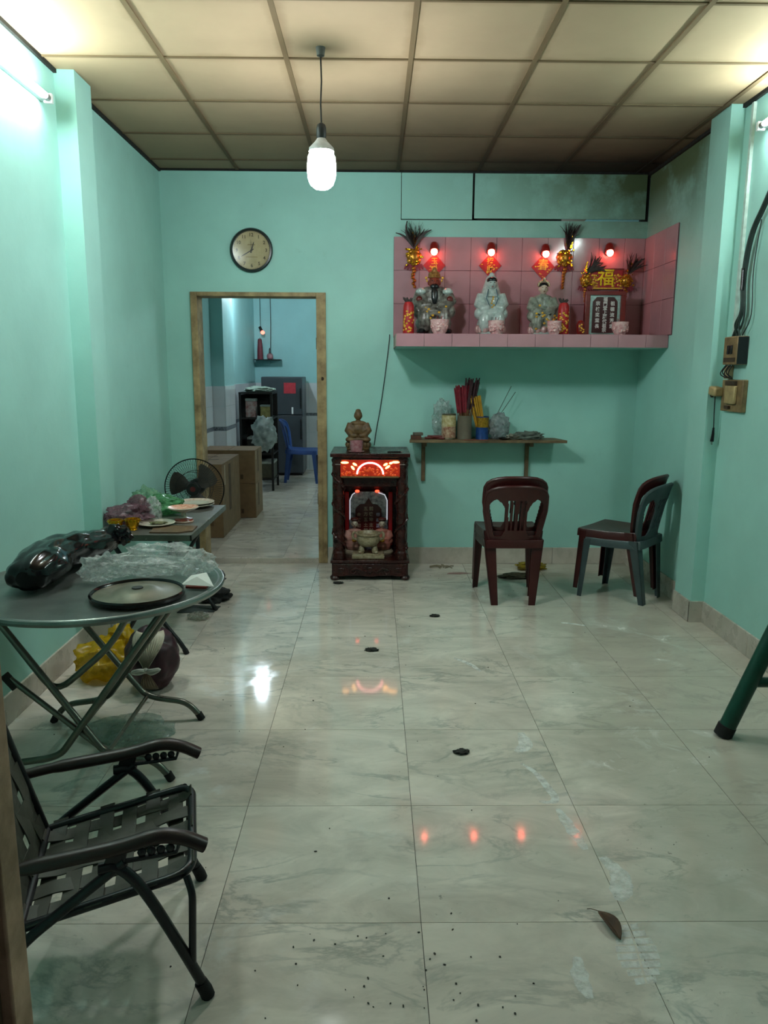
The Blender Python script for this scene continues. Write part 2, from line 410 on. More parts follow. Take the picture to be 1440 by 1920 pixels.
# skirting tiles
bs = {'baseboard_back': [((DX1 + .002, XR), YW - .012, 'x'), ((XL, DX0), YW - .012, 'x')],
      'baseboard_left': [((1.0, 4.22), XL, 'y'), ((4.45, YW), XL, 'y'), ((4.208, 4.45), -1.545, 'y')],
      'baseboard_right': [((1.0, 4.62), XR - .012, 'y'), ((4.88, YW), XR - .012, 'y'), ((4.608, 4.88), 2.023, 'y')]}
for nm, runs in bs.items():
    b0 = root(nm, {'baseboard_back': 'beige tile skirting along the back wall', 'baseboard_left': 'beige tile skirting along the left wall', 'baseboard_right': 'beige tile skirting along the right wall and pillar'}[nm])
    for (a0, a1), at_, ax in runs:
        k = max(1, round((a1 - a0) / .6)); s_ = (a1 - a0) / k
        for i in range(k):
            p, q_ = a0 + i * s_ + .001, a0 + (i + 1) * s_ - .001
            mb = MB().box(p, q_, at_, at_ + .012, .0005, .138) if ax == 'x' else MB().box(at_, at_ + .012, p, q_, .0005, .138)
            mb.build('skirting_tile', SKIRT, b0, bevel=.002)
    if nm == 'baseboard_left': MB().box(XL, -1.533, 4.208, 4.22, .0005, .138).build('skirting_tile', SKIRT, b0)
    if nm == 'baseboard_right': MB().box(2.023, XR, 4.608, 4.62, .0005, .138).build('skirting_tile', SKIRT, b0)

# door frame
d1 = root('door_1', 'bare weathered wooden door frame without a door')
for x0, x1 in ((DX0, DX0 + .052), (DX1 - .075, DX1)):
    MB().box(x0, x1, YW - .02, YW + .17, .003, DZ).build('jamb', OLDWOOD, d1, bevel=.003)
MB().box(DX0 + .052, DX1 - .075, YW - .02, YW + .17, DZ - .032, DZ).build('head', OLDWOOD, d1, bevel=.003)
for x0 in (DX0 + .03, DX1 - .045): MB().box(x0, x0 + .006, YW - .024, YW - .02, .05, DZ - .06).build('moulding', OLDWOOD, d1)
MB().ell((DX1 - .03, YW - .021, 1.52), (.012, .004, .014)).build('knot', M('wood_knot', '33220f', .7), d1)
for z in (.5, 1.1, 1.75): MB().box(DX1 - .079, DX1 - .0745, YW - .01, YW + .012, z, z + .09).build('hinge', M('rusty_hinge', '4a3b2c', .6, .6), d1)

# ------------------------------------------------------------------ ceiling
ceil = struct(MB().box(XL - T, XR + T, .86, YW + .14, H + .012, H + .1).build('ceiling', SOOT), 'suspended ceiling of square smoke stained panels')
cxs = [XL] + [-1.05 + .612 * k for k in range(6)] + [XR]
cys = [YW - .01] + [5.86 - .603 * k for k in range(9)]
pm = {}
for i in range(len(cxs) - 1):
    for j in range(len(cys) - 1):
        x0, x1, y1, y0 = cxs[i], cxs[i + 1], cys[j], cys[j + 1]
        key = (round(x1 - x0, 3), round(y1 - y0, 3))
        if key not in pm:
            a, b_ = key[0] / 2 - .002, key[1] / 2 - .002
            n = 6; g = MB(); vv = []
            for sy in range(n + 1):
                for sxx in range(n + 1):
                    u, v_ = sxx / n * 2 - 1, sy / n * 2 - 1
                    vv.append((u * a, v_ * b_, -.006 * (1 - u * u) * (1 - v_ * v_)))
            g.add(vv, [(q_ * (n + 1) + p, q_ * (n + 1) + p + 1, (q_ + 1) * (n + 1) + p + 1, (q_ + 1) * (n + 1) + p) for q_ in range(n) for p in range(n)])
            g.box(-a, a, -b_, b_, .004, .01)
            me = g.mesh('ceiling_panel'); me.materials.append(PANEL); pm[key] = me
        link('ceiling_panel', pm[key], ceil, loc=((x0 + x1) / 2, (y0 + y1) / 2, H))
for x in cxs[1:-1]: MB().box(x - .012, x + .012, cys[-1], YW, H - .008, H + .006).build('ceiling_bar', BAR, ceil, smooth=0)
for y in cys[1:]: MB().box(XL, XR, y - .008, y + .008, H - .006, H + .006).build('ceiling_bar', BAR, ceil, smooth=0)
MB().box(XR - .02, XR, 1, YW, H - .022, H + .004).build('edge_trim', SOOT, ceil); MB().box(XL, XL + .016, 1, YW, H - .02, H + .004).build('edge_trim', SOOT, ceil)
MB().box(XL, XR, YW - .016, YW, H - .014, H + .004).build('edge_trim', SOOT, ceil)

# ------------------------------------------------------------------ lamps
CORD = M('black_cord', '15171a', .5)
GLOW = M('lamp_bulb_glow', 'ffffff', .3, emit=(.93, .98, 1.), es=BULB)
t = thing('pendant_bulb', 'bare glowing white bulb hanging on a thin cord from ceiling', 'lamp', (-.261, 3.92, H))
MB().lathe([(.0, -.045), (.018, -.04), (.022, -.01), (.024, 0.0)], 14).build('ceiling_cap', M('grey_cap', '53544f', .6), t)
MB().tube([(0, 0, -.03), (.003, 0, -.15), (-.002, 0, -.25), (.001, 0, -.35)], .004, 8).build('cord', CORD, t)
MB().lathe([(.006, -.335), (.02, -.345), (.024, -.36), (.024, -.40), (.02, -.41)], 18).build('socket', M('black_socket', '26282a', .5), t)
MB().lathe([(.02, -.405), (.03, -.42), (.06, -.450), (.062, -.466), (.0, -.467)], 24).build('bulb_collar', M('white_collar', 'd8dadd', .4), t)
MB().lathe([(.055, -.4665), (.066, -.49), (.071, -.535), (.068, -.585), (.056, -.617), (.034, -.635), (0, -.642)], 24).build('bulb_glass', GLOW, t)
TGL = M('fluorescent_tube_glow', 'ffffff', .3, emit=(.86, 1., .97), es=TUBE * 10)
WHITEM = M('white_enamel', 'dfe3e2', .35, var=.05)
def tube_lamp(label, x, s, y0, y1, z):
    t = thing('tube_lamp', label, 'lamp', (x, (y0 + y1) / 2, z)); hl = (y1 - y0) / 2
    MB().box(min(0, s * .03), max(0, s * .03), -hl - .01, hl + .01, .0, .045).build('batten', WHITEM, t, bevel=.004)
    for e in (-1, 1):
        MB().box(min(s * .02, s * .062), max(s * .02, s * .062), e * hl - .012, e * hl + .012, -.012, .034).build('lamp_holder', WHITEM, t, bevel=.003)
        MB().tube([(s * .045, e * (hl - .012), .012), (s * .045, e * (hl - .045), .012)], .0145, 12).build('end_cap', M('grey_metal_cap', '9a9c9a', .4, .7), t)
    MB().tube([(s * .045, -hl + .04, .012), (s * .045, hl - .04, .012)], .014, 14).build('glass_tube', TGL, t)
tube_lamp('lit fluorescent tube on the left wall beside the pillar', XL, 1, 2.83, 4.03, 2.875)
tube_lamp('lit fluorescent tube on the right wall beside the pillar', XR, -1, 3.14, 4.34, 2.875)
t = thing('rear_room_bulb', 'lit bulb hanging near the left wall of the rear room', 'lamp', (-1.52, 9.67, H))
MB().tube([(0, 0, 0), (.002, 0, -.15), (0, 0, -.32)], .004, 8).build('cord', CORD, t)
MB().lathe([(.006, -.31), (.022, -.325), (.024, -.37), (.02, -.38)], 14).build('socket', M('black_socket', '26282a', .5), t)
MB().lathe([(.02, -.375), (.045, -.40), (.055, -.44), (.05, -.49), (.03, -.52), (0, -.53)], 20).build('bulb_glass', M('rear_lamp_glow', 'ffffff', .4, emit=(.74, .9, 1.), es=REAR * 10), t)

t = thing('rear_fill_tube', 'added unseen fill light tube on the right wall of the rear room', 'lamp', (XR, 9.5, 2.8))  # added fill light, out of view; brightens the rear room's left wall
MB().box(-.03, 0, -.61, .61, 0, .045).build('batten', WHITEM, t, bevel=.004)
MB().tube([(-.045, -.58, .012), (-.045, .58, .012)], .014, 12).build('glass_tube', M('rear_fill_glow', 'ffffff', .3, emit=(.8, .95, 1.), es=260), t)

# ------------------------------------------------------------------ shared object materials
GOLD = M('gold_foil', 'd9a520', .22, .9, var=.35, scale=40)
GOLDP = M('gold_print', 'd8a63a', .4, .35, var=.3, scale=60)
REDP = M('red_paper', 'a3151a', .45, var=.3, scale=30)
DKRED = M('dark_red_lacquer', '6e1712', .3, var=.3, scale=20)
WOOD = M('dark_rosewood', '3a140f', .28, var=.5, scale=14, dark='190806', bump=.08)
SHELFW = M('old_shelf_wood', '7a6446', .6, var=.45, scale=10, dark='4a3a27', bump=.1)
FEATHER = M('dark_plume', '332c2a', .6, var=.5, scale=50)
POPINK = M('pink_white_porcelain', 'd6b9b6', .18, var=.3, scale=45, dark='b87d80')
WHITEP = M('white_porcelain', 'b8c3bf', .2, var=.2, scale=40, dark='8fa19c')
SKIN = M('statue_skin', 'bfae9a', .4, var=.15)
REDGLOW = M('red_bulb_glow', 'ff4433', .3, emit=(1., .10, .06), es=26)
HOTGLOW = M('red_bulb_core', 'ffddcc', .3, emit=(1., .13, .08), es=42)

# ------------------------------------------------------------------ pink tiled altar shelf
SZ, SY = 1.845, 5.53                       # shelf top and front
alt = thing('altar_shelf', 'long pink tiled altar shelf built against the back wall', 'altar', (0, 0, 0))
MB().box(.158, XR - .001, SY + .012, YW - .001, 1.757, SZ - .002).build('slab', MINT, alt)
for k in range(10):
    x0 = .156 + .2 * k; x1 = min(x0 + .2, XR - .002)
    MB().box(x0 + .001, x1 - .001, SY, SY + .012, 1.757, SZ).build('edge_tile', PINK, alt, bevel=.0015)
    MB().box(x0 + .001, x1 - .001, SY + .013, SY + .30, SZ - .002, SZ + .004).build('top_tile', PINK, alt)
    MB().box(x0 + .001, x1 - .001, SY + .301, YW - .012, SZ - .002, SZ + .004).build('top_tile', PINK, alt)
MB().box(.15, .158, SY + .004, YW - .001, 1.757, SZ).build('end_tile', M('bare_tile_edge', '8f8378', .6), alt)
MB().box(.148, XR - .001, YW - .006, YW - .0005, SZ, 2.607).build('grout_bed', PINKGROUT, wb_)
MB().box(XR - .006, XR - .0005, 5.475, YW - .006, SZ, 2.607).build('grout_bed', PINKGROUT, wr)
rows = [(SZ + .004, 2.104), (2.106, 2.356), (2.358, 2.607)]
for k in range(10):
    x0 = .148 + .2 * k; x1 = min(x0 + .2, XR - .012)
    for z0, z1 in rows: MB().box(x0 + .001, x1 - .001, YW - .013, YW - .006, z0, z1).build('tile', PINK, wb_, bevel=.002)
for k in range(3):
    y0 = 5.475 + .215 * k
    for z0, z1 in rows: MB().box(XR - .013, XR - .006, y0 + .001, min(y0 + .215, YW - .013) - .001, z0, z1).build('tile', PINK, wr, bevel=.002)

def red_lamp(x, z, label):
    t = thing('red_altar_lamp', label, 'lamp', (x, YW - .013, z), group='red lamps above the altar')
    MB().lathe([(.0, 0), (.034, 0), (.036, .012), (.033, .02), (0, .022)], 20, mt=Matrix.Rotation(PI / 2, 4, 'X')).build('wall_rose', DKRED, t)
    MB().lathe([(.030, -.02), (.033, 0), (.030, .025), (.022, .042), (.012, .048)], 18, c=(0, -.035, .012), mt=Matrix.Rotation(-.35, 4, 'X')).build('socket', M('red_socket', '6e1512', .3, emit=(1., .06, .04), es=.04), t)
    MB().ell((0, -.05, -.018), (.026, .026, .028), 16).build('bulb', HOTGLOW, t)
red_lamp(.458, 2.508, 'red glowing altar lamp nearest the doorway')
red_lamp(.900, 2.507, 'red glowing altar lamp above the white robed statue')
red_lamp(1.323, 2.498, 'red glowing altar lamp above the third statue')
red_lamp(1.820, 2.510, 'red glowing altar lamp above the ancestor tablet')

def diamond(x, z, s, chars, label, extra=True):
    t = thing('paper_diamond', label, 'decoration', (x, YW - .017, z), group='red paper diamonds behind the altar')
    MB().prism([(-s, 0), (0, -s * 1.05), (s, 0), (0, s * 1.05)], -.002, .002).build('sheet', REDP, t)
    for k, ch in enumerate(chars):
        n = len(chars); sz = s * (.95 if n == 1 else .62)
        text('lettering', ch, sz, GOLDP, t, (0, -.0035, (0 if n == 1 else s * (.34 - .68 * k)) + (s * .15 if n == 1 else 0)), bold=.001)
    if extra:
        g = MB(); random.seed(int(x * 100))
        for k in range(34):
            a = random.uniform(-1, 1); b = random.uniform(-1, .1)
            if abs(a) + abs(b) < .85: g.ell((a * s, -.003, b * s), (random.uniform(.05, .1) * s, .001, random.uniform(.04, .09) * s), 6)
        g.build('gold_flowers', GOLDP, t)['kind'] = 'stuff'
diamond(.464, 2.393, .088, '玉皇', 'red paper diamond with gold writing above the dark faced statue')
diamond(.900, 2.396, .088, '招財', 'red paper diamond with gold flowers above the white robed statue')
diamond(1.315, 2.387, .092, '春', 'red paper diamond with one large gold character')

def plume(label, loc, tilt, s=1., seed=1, lean=0, fan=.62, left=None):
    """gilt altar flower: gold rosette, red skirt and tail, dark feathers on top"""
    random.seed(seed)
    t = thing('gilt_feather_flower', label, 'decoration', loc, group='gilt feather flowers on the altar')
    g = MB()
    for k in range(7):
        a = -PI / 2 + 2 * PI * k / 7; g.ell((math.cos(a) * .035 * s, -.012, math.sin(a) * .04 * s), (.026 * s, .014, .026 * s), 8)
    g.ell((0, -.015, 0), (.045 * s, .02, .05 * s), 10); g.build('rosette', M('bronze_foil', '7a3a1c', .3, .6, var=.6, scale=70, dark='c9962a'), t)
    g = MB()
    for k in range(16):
        g.ell((random.uniform(-.06, .06) * s, -.03, random.uniform(-.06, .07) * s), (random.uniform(.008, .016) * s, .006, random.uniform(.005, .009) * s), 6, rot=(0, random.uniform(-1, 1), 0))
    for k in range(9): g.ell((random.uniform(-.018, .018) * s + tilt * .1 * s, -.02, (.075 + .011 * k) * s), (.017 * s * (1 - k / 14), .01, .013 * s), 6)
    g.build('gold_leaves', GOLD, t)['kind'] = 'stuff'
    g = MB()
    for k in range(7): 
        a = -.9 + .3 * k; g.prism([(a * .055 * s - .012 * s, -.05 * s), (a * .055 * s + .012 * s, -.05 * s), (a * .075 * s + .006 * s, -.105 * s + abs(a) * .02 * s), (a * .075 * s - .006 * s, -.105 * s + abs(a) * .02 * s)], -.008 - .001 * k, -.006 - .001 * k)
    g.build('red_skirt', M('wine_red_cloth', '7d2836', .7, var=.3), t)
    g = MB()
    for k in range(7): g.ell((random.uniform(-.008, .008) * s, -.016, (-.08 - .022 * k) * s), (.017 * s * (1 - .05 * k), .008, .014 * s), 6)
    g.build('gold_tail', M('copper_foil', 'b06a2a', .3, .7, var=.4, scale=50), t)
    g = MB()
    for k in range(34):
        a = lean + random.uniform(-fan, fan); ln = random.uniform(.13, .2) * s; w_ = random.uniform(.003, .010) * s; bend = random.uniform(-.35, .35)
        p0 = Vector((tilt * .05 * s, -.012 - .0008 * k, .06 * s)); pts = []
        for j in range(7):
            u = j / 6; an = a + bend * u * u
            pts.append(p0 + Vector((math.sin(an), -.05 * u, math.cos(an))) * ln * u)
        g.tube(pts, [w_ * (.25 + 1.6 * math.sin(PI * min(1, (j / 6) ** .8 * .95 + .03)) * .6) + .0005 for j in range(7)], 5, flat=.25)
    g.build('feathers', FEATHER, t)['kind'] = 'stuff'
    return t
plume('gilt feather flower on the tiles left of the dark faced statue', (.303, YW - .014, 2.455), 0, 1.05, 3)
plume('gilt feather flower on the tiles between two red lamps', (1.478, YW - .014, 2.455), .3, 1.05, 5, .12, .35)
plume('gilt feather flower at the left end of the red banner', (1.645, YW - .045, 2.285), 0, .82, 8, .75, .45)
plume('gilt feather flower at the right end of the red banner', (1.962, YW - .045, 2.285), .2, .82, 9, .45, .6)

t = thing('altar_banner', 'red and gold banner hung above the ancestor tablet', 'banner', (1.80, YW - .05, 2.30), group=None)
MB().box(-.135, .135, 0, .02, -.07, .072).build('board', REDP, t, bevel=.003)
MB().box(-.142, .142, -.004, .024, -.078, -.066).build('lower_edge', GOLDP, t, bevel=.002); MB().box(-.142, .142, -.004, .024, .066, .078).build('upper_edge', DKRED, t, bevel=.002)
text('lettering', '福', .135, M('bright_gold_relief', 'e8b820', .25, .6), t, (0, -.004, 0), ext=.004, bold=.002)
g = MB(); random.seed(4)
for k in range(46):
    x = random.choice((-1, 1)) * random.uniform(.06, .128); g.ell((x, -.002, random.uniform(-.06, .03)), (random.uniform(.006, .015), .004, random.uniform(.005, .011)), 6)
g.build('gold_scrollwork', GOLDP, t)['kind'] = 'stuff'
for sx in (-1, 1): MB().lathe([(.006, -.45), (.011, -.44), (.009, -.08), (.013, -.075)], 10, c=(sx * .128, .02, 0)).build('post', DKRED, t)

t = thing('ancestor_tablet', 'red framed ancestor tablet with white writing on the altar', 'tablet', (1.755, 5.90, SZ + .004))
MB().box(-.152, .152, -.02, .03, 0, .018).box(-.152, -.118, -.02, .03, .018, .31).box(.118, .152, -.02, .03, .018, .31).box(-.152, .152, -.02, .03, .31, .338).build('frame', DKRED, t, smooth=0, bevel=.003)
MB().box(-.118, .118, .0, .02, .018, .31).build('silver_mount', M('mirror_silver', 'b9c4c2', .22, .7, var=.3, scale=60), t)
MB().prism([(-.095, .03), (.095, .03), (.095, .262), (.066, .295), (-.066, .295), (-.095, .262)], -.004, 0).build('inscription_panel', M('maroon_panel', '3d0f12', .3), t)
WL = M('white_lettering', 'd9d6d2', .4, var=.1)
for col, (x, z0, dz) in {'福門堂上歷代祖宗': (0, .276, .0325), '宗枝奕葉長': (-.056, .246, .042), '祖德流芳遠': (.056, .246, .042)}.items():
    for k, ch in enumerate(col): text('lettering', ch, .034, WL, t, (x, -.0055, z0 - dz * k), bold=.0006)

def pillar_packet(x, label, y=5.72):
    t = thing('joss_packet', label, 'candle', (x, y, SZ + .004), group='red joss packets on the altar')
    MB().lathe([(.0, 0), (.040, 0), (.042, .01), (.041, .17), (.038, .21), (.028, .232), (0, .238)], 20).build('body', REDP, t)
    g = MB(); random.seed(int(x * 50))
    for k in range(26):
        a = -PI / 2 + random.uniform(-1.1, 1.1); z = .02 + .15 * (k / 26); g.ell((.0415 * math.cos(a), .0415 * math.sin(a), z), (.010, .004, random.uniform(.006, .011)), 6, rot=(0, 0, a + PI / 2))
    g.build('gold_figure', GOLDP, t)['kind'] = 'stuff'
    g = MB()
    for k in range(12):
        a = random.uniform(-.9, .9); g.tube([(0, 0, .225), (math.sin(a) * .03, .01, .245), (math.sin(a) * .055, .012, .262 + random.uniform(-.01, .012))], [.008, .009, .002], 6)
    g.build('dark_tuft', FEATHER, t)
pillar_packet(.25, 'red and gold joss packet at the left end of altar')
pillar_packet(1.397, 'red and gold joss packet beside the third statue')
t = thing('small_red_urn', 'small red and gold urn left of the ancestor tablet', 'urn', (1.523, 5.70, SZ + .004))
MB().lathe([(.018, 0), (.024, .006), (.030, .04), (.031, .075), (.022, .10), (.014, .108), (0, .11)], 18).build('body', DKRED, t)
g = MB()
for k in range(9): g.ell((random.uniform(-.018, .018), -.030, .02 + .007 * k), (.008, .003, .005), 6)
g.build('gold_mark', GOLDP, t)['kind'] = 'stuff'

def bowl(x, y, label, r=.06, h=.10):
    t = thing('incense_bowl', label, 'bowl', (x, y, SZ + .004), group='porcelain incense bowls on the altar')
    MB().lathe([(r * .62, 0), (r * .66, .01), (r * .78, .02), (r * 1.0, h * .55), (r * .98, h * .8), (r * 1.03, h), (r * .93, h), (r * .88, h * .82), (0, h * .8)], 22).build('cup', POPINK, t)
    g = MB(); random.seed(int(x * 91))
    for k in range(18):
        a = -PI / 2 + random.uniform(-1.2, 1.2); g.ell((r * .98 * math.cos(a), r * .98 * math.sin(a), random.uniform(.25, .75) * h), (.012, .004, .009), 6, rot=(0, 0, a + PI / 2))
    g.build('painted_flowers', M('rose_paint', 'a8434a', .3, var=.5, scale=80, dark='e0cfc9'), t)['kind'] = 'stuff'
    for k in range(3): MB().tube([(random.uniform(-.02, .02), 0, h * .7), (random.uniform(-.025, .025), 0, h * 1.25)], .0016, 6).build('joss_stub', M('joss_stub_red', '7d2323', .7), t)
bowl(.475, 5.66, 'porcelain incense bowl before the dark faced statue', .068, .105)
bowl(.890, 5.66, 'porcelain incense bowl before the white robed statue', .058)
bowl(1.318, 5.66, 'porcelain incense bowl before the third statue', .052)
bowl(1.803, 5.66, 'porcelain incense bowl before the ancestor tablet', .06, .095)

# ---- seated statues: one fused figure each, with painted parts on top
def figure(g, s, w=1.):
    """seated robed body: lap, shins, torso, shoulders, arms to the lap, neck"""
    g.ell((0, -.01 * s, .17 * s), (.115 * s * w, .085 * s, .055 * s)); g.ell((-.06 * s * w, -.055 * s, .11 * s), (.05 * s, .05 * s, .09 * s)); g.ell((.06 * s * w, -.055 * s, .11 * s), (.05 * s, .05 * s, .09 * s))
    g.ell((0, .02 * s, .09 * s), (.12 * s * w, .08 * s, .10 * s)); g.ell((0, .015 * s, .25 * s), (.075 * s, .055 * s, .10 * s)); g.ell((0, .015 * s, .315 * s), (.095 * s * w, .045 * s, .035 * s))
    for sx in (-1, 1):
        g.tube([(sx * .085 * s * w, .01 * s, .315 * s), (sx * .108 * s * w, -.005 * s, .24 * s), (sx * .07 * s * w, -.055 * s, .20 * s), (sx * .02 * s, -.075 * s, .215 * s)], [.036 * s, .042 * s, .036 * s, .02 * s], 10); g.ell((sx * .075 * s * w, -.005 * s, .225 * s), (.045 * s, .05 * s, .08 * s)); g.ell((sx * .10 * s * w, -.01 * s, .17 * s), (.045 * s, .055 * s, .05 * s))
    g.tube([(0, .01 * s, .32 * s), (0, .005 * s, .37 * s)], .022 * s, 10)
def head(t, s, z, mskin, mhair, hair=True):
    g = MB(); g.ell((0, 0, z), (.036 * s, .04 * s, .048 * s), 14); g.ell((0, -.04 * s, z - .006 * s), (.006 * s, .008 * s, .011 * s), 8)
    for sx in (-1, 1): g.ell((sx * .037 * s, .004 * s, z - .004 * s), (.006 * s, .01 * s, .016 * s), 8)
    h_ = blob('head', g, mskin, t, .004 * s, 1)
    for sx in (-1, 1): MB().ell((sx * .015 * s, -.0375 * s, z + .006 * s), (.006 * s, .003, .0025 * s), 8).build('eye', M('painted_eye', '241a16', .4), h_)
    MB().ell((0, -.0375 * s, z - .025 * s), (.009 * s, .003, .003 * s), 8).build('mouth', M('painted_lip', '8d4038', .4), h_)
    if hair: MB().ell((0, .008 * s, z + .016 * s), (.040 * s, .041 * s, .042 * s), 14).build('hair', mhair, h_)
    return h_
BLACK = M('black_glaze', '17181a', .25, var=.3)
def guan():
    t = thing('deity_statue', 'seated statue with dark red face, long black beard and armour', 'statue', (.450, 5.90, SZ + .004), group='deity statues on the altar'); s = 1.06
    g = MB(); figure(g, s, 1.12); b = blob('robe', g, M('mottled_armour', '8a877e', .3, var=.6, scale=26, dark='1f1713'), t, .006)
    head(t, s * 1.12, .395, M('red_brown_face', '7a3122', .35), BLACK, False)
    g = MB(); g.ell((0, .005, .45), (.046, .048, .032)); g.lathe([(.047, .425), (.05, .432), (.044, .445)], 16); g.ell((0, -.02, .475), (.02, .02, .028)); g.build('crown', M('brown_gilt_crown', '6d3a22', .35, .3, var=.6, scale=60, dark='b98a4a'), t)
    for sx in (-1, 1): MB().ell((sx * .062, -.01, .425), (.010, .008, .011), 8).ell((sx * .056, -.01, .405), (.006, .006, .012), 8).build('crown_pompom', GOLDP, t)
    MB().ell((0, -.045, .30), (.026, .016, .075), 10, rot=(-.12, 0, 0)).ell((0, -.036, .36), (.034, .016, .022), 10).build('beard', BLACK, t)
    for sx in (-1, 1):
        MB().ell((sx * .10, -.02, .325), (.04, .035, .028), 10).build('shoulder_guard', WHITEP, t)
        MB().ell((sx * .115, -.045, .265), (.026, .02, .026), 10).build('sleeve_roundel', M('oxblood_glaze', '5e1d1a', .3), t)
        MB().ell((sx * .10, -.085, .03), (.036, .05, .022), 10).build('boot', BLACK, t)
    g = MB()
    for k in range(14): g.ell((random.uniform(-.1, .1), -.085 + random.uniform(-.01, .01), random.uniform(.08, .22)), (.012, .006, .01), 6)
    g.build('gilt_ornaments', GOLDP, t)['kind'] = 'stuff'
    MB().box(-.15, .15, -.09, .09, 0, .012).build('plinth', DKRED, t, bevel=.004)
guan()
def lady(x, label, veil, s=1.):
    t = thing('deity_statue', label, 'statue', (x, 5.90, SZ + .004), group='deity statues on the altar')
    g = MB(); figure(g, s, .88 if veil else .92)
    if veil:
        g.ell((0, .02 * s, .405 * s), (.052 * s, .048 * s, .062 * s)); g.tube([(0, .03 * s, .41 * s), (0, .035 * s, .30 * s)], [.05 * s, .085 * s], 12); g.ell((0, .01 * s, .462 * s), (.02 * s, .02 * s, .02 * s))
    blob('robe', g, WHITEP if veil else M('grey_green_robe', '98a093', .25, var=.45, scale=30, dark='5c6258'), t, .0055)
    hd = head(t, s, .392 * s, WHITEP if veil else SKIN, BLACK, False)
    hd.location = (0, -.018 * s if veil else 0, 0)
    MB().ell((0, -.016 * s if veil else .006, .418 * s), (.041 * s, .040 * s, .026 * s), 14).build('hair', BLACK, t)
    if veil:
        for sx in (-1, 1): MB().tube([(sx * .03 * s, -.045 * s, .35 * s), (sx * .045 * s, -.06 * s, .28 * s), (sx * .02 * s, -.07 * s, .22 * s)], .004, 6).build('robe_trim', M('blue_grey_trim', '3f5a66', .3), t)
        g = MB()
        for k in range(7): g.ell((random.uniform(-.025, .025), -.06 * s, (.2 + .015 * k) * s), (.009, .006, .007), 6)
        g.build('necklace', GOLDP, t)['kind'] = 'stuff'
    else:
        g = MB(); 
        for k in range(9):
            a = PI * k / 8; g.ell((math.cos(a) * .045 * s, -.004, .42 * s + math.sin(a) * .035 * s), (.010, .009, .012), 6)
        g.ell((0, -.01, .468 * s), (.014, .01, .016), 8); g.build('crown', M('pearl_crown', 'c9bda0', .25, .4, var=.4, scale=60, dark='8a6f3f'), t)
        for sx in (-1, 1): MB().tube([(sx * .08 * s, 0, .30 * s), (sx * .10 * s, -.03, .2 * s), (sx * .04 * s, -.08, .17 * s)], [.012, .014, .008], 8).build('dark_sash', M('dark_green_sash', '27302c', .35), t)
        g = MB()
        for k in range(16): g.ell((random.uniform(-.09, .09), -.088, random.uniform(.05, .24)), (.011, .006, .009), 6)
        g.build('gilt_ornaments', GOLDP, t)['kind'] = 'stuff'
    # lotus seat
    for k in range(12):
        a = 2 * PI * k / 12; MB().ell((math.cos(a) * .095 * s, math.sin(a) * .075 * s, .05 * s), (.028 * s, .03 * s, .036 * s), 8).build('lotus_petal', M('lotus_pink', 'b89390', .3, var=.3, scale=30), t)
    MB().lathe([(.0, 0), (.10 * s, 0), (.105 * s, .012), (.09 * s, .03), (0, .034)], 20).build('base', WHITEP, t)
lady(.885, 'white robed seated goddess statue with veil on the altar', True, .98)
lady(1.280, 'seated goddess statue with pearl crown and grey green robe', False, .90)

# ------------------------------------------------------------------ dark red floor shrine
shr = thing('floor_shrine', 'carved dark red wooden floor shrine with red lit crown panel', 'shrine', (-.03, 5.58, 0))
def sb(n, x0, x1, y0, y1, z0, z1, bev=.004, m=None): return MB().box(x0, x1, y0, y1, z0, z1).build(n, m or WOOD, shr, bevel=bev)
sb('base_box', -.292, .292, .012, .52, .035, .135); sb('deck', -.302, .302, 0, .53, .135, .158)
for x in (-.27, .27):
    for y in (.03, .49): MB().lathe([(.022, 0), (.034, .008), (.038, .022), (.03, .036)], 16, c=(x, y, 0)).build('foot', WOOD, shr)
c1 = sb('carved_front', -.285, .285, .004, .014, .04, .13)
g = MB()
for sx in (-1, 1):
    g.tube(spline([(sx * .05, 0, .07), (sx * .10, -.003, .10), (sx * .15, 0, .075), (sx * .13, -.002, .055), (sx * .105, 0, .075)], 5), .008, 8)
    g.ell((sx * .22, .002, .085), (.03, .008, .018), 10)
g.ell((0, 0, .085), (.026, .01, .026), 12); g.ell((-.03, 0, .08), (.014, .008, .012), 8); g.ell((.03, 0, .08), (.014, .008, .012), 8)
g.build('scroll_carving', WOOD, c1)
g = MB().prism([(-.285, .035), (-.2, .035), (-.15, .05), (0, .03), (.15, .05), (.2, .035), (.285, .035), (.285, .05), (-.285, .05)], .0, .016); g.build('apron', WOOD, shr)
sb('back_panel', -.275, .275, .50, .52, .158, .95); sb('side_panel', -.287, -.272, .10, .52, .158, .95); sb('side_panel', .272, .287, .10, .52, .158, .95)
sb('top_slab', -.298, .298, -.005, .535, .95, .978); sb('top_moulding', -.28, .28, .015, .52, .928, .95); sb('lintel', -.24, .24, .07, .11, .72, .805)
for sx in (-1, 1):
    col = MB().lathe([(.05, .158), (.052, .17), (.046, .185), (.05, .2), (.044, .215)] + [(.040 + .003 * math.sin(z * 70), z) for z in [.22 + .012 * k for k in range(54)]] + [(.046, .875), (.05, .885), (.045, .9), (.052, .915), (.052, .93)], 18, c=(sx * .24, .065, 0)).build('column', WOOD, shr)
    pts = [(sx * .24 + .042 * math.cos(a * sx), .065 + .042 * math.sin(a * sx), .24 + .60 * k / 70) for k, a in enumerate([-.5 + .24 * i for i in range(71)])]
    MB().tube(pts, [.011 * (1 + .35 * math.sin(k * 1.9)) for k in range(71)], 7).build('dragon_coil', WOOD, col)
    for z in (.892,): MB().box(sx * .24 - .02, sx * .24 + .02, .012, .016, z, z + .003).build('inlay', M('pale_inlay', 'b5a59c', .4), col)
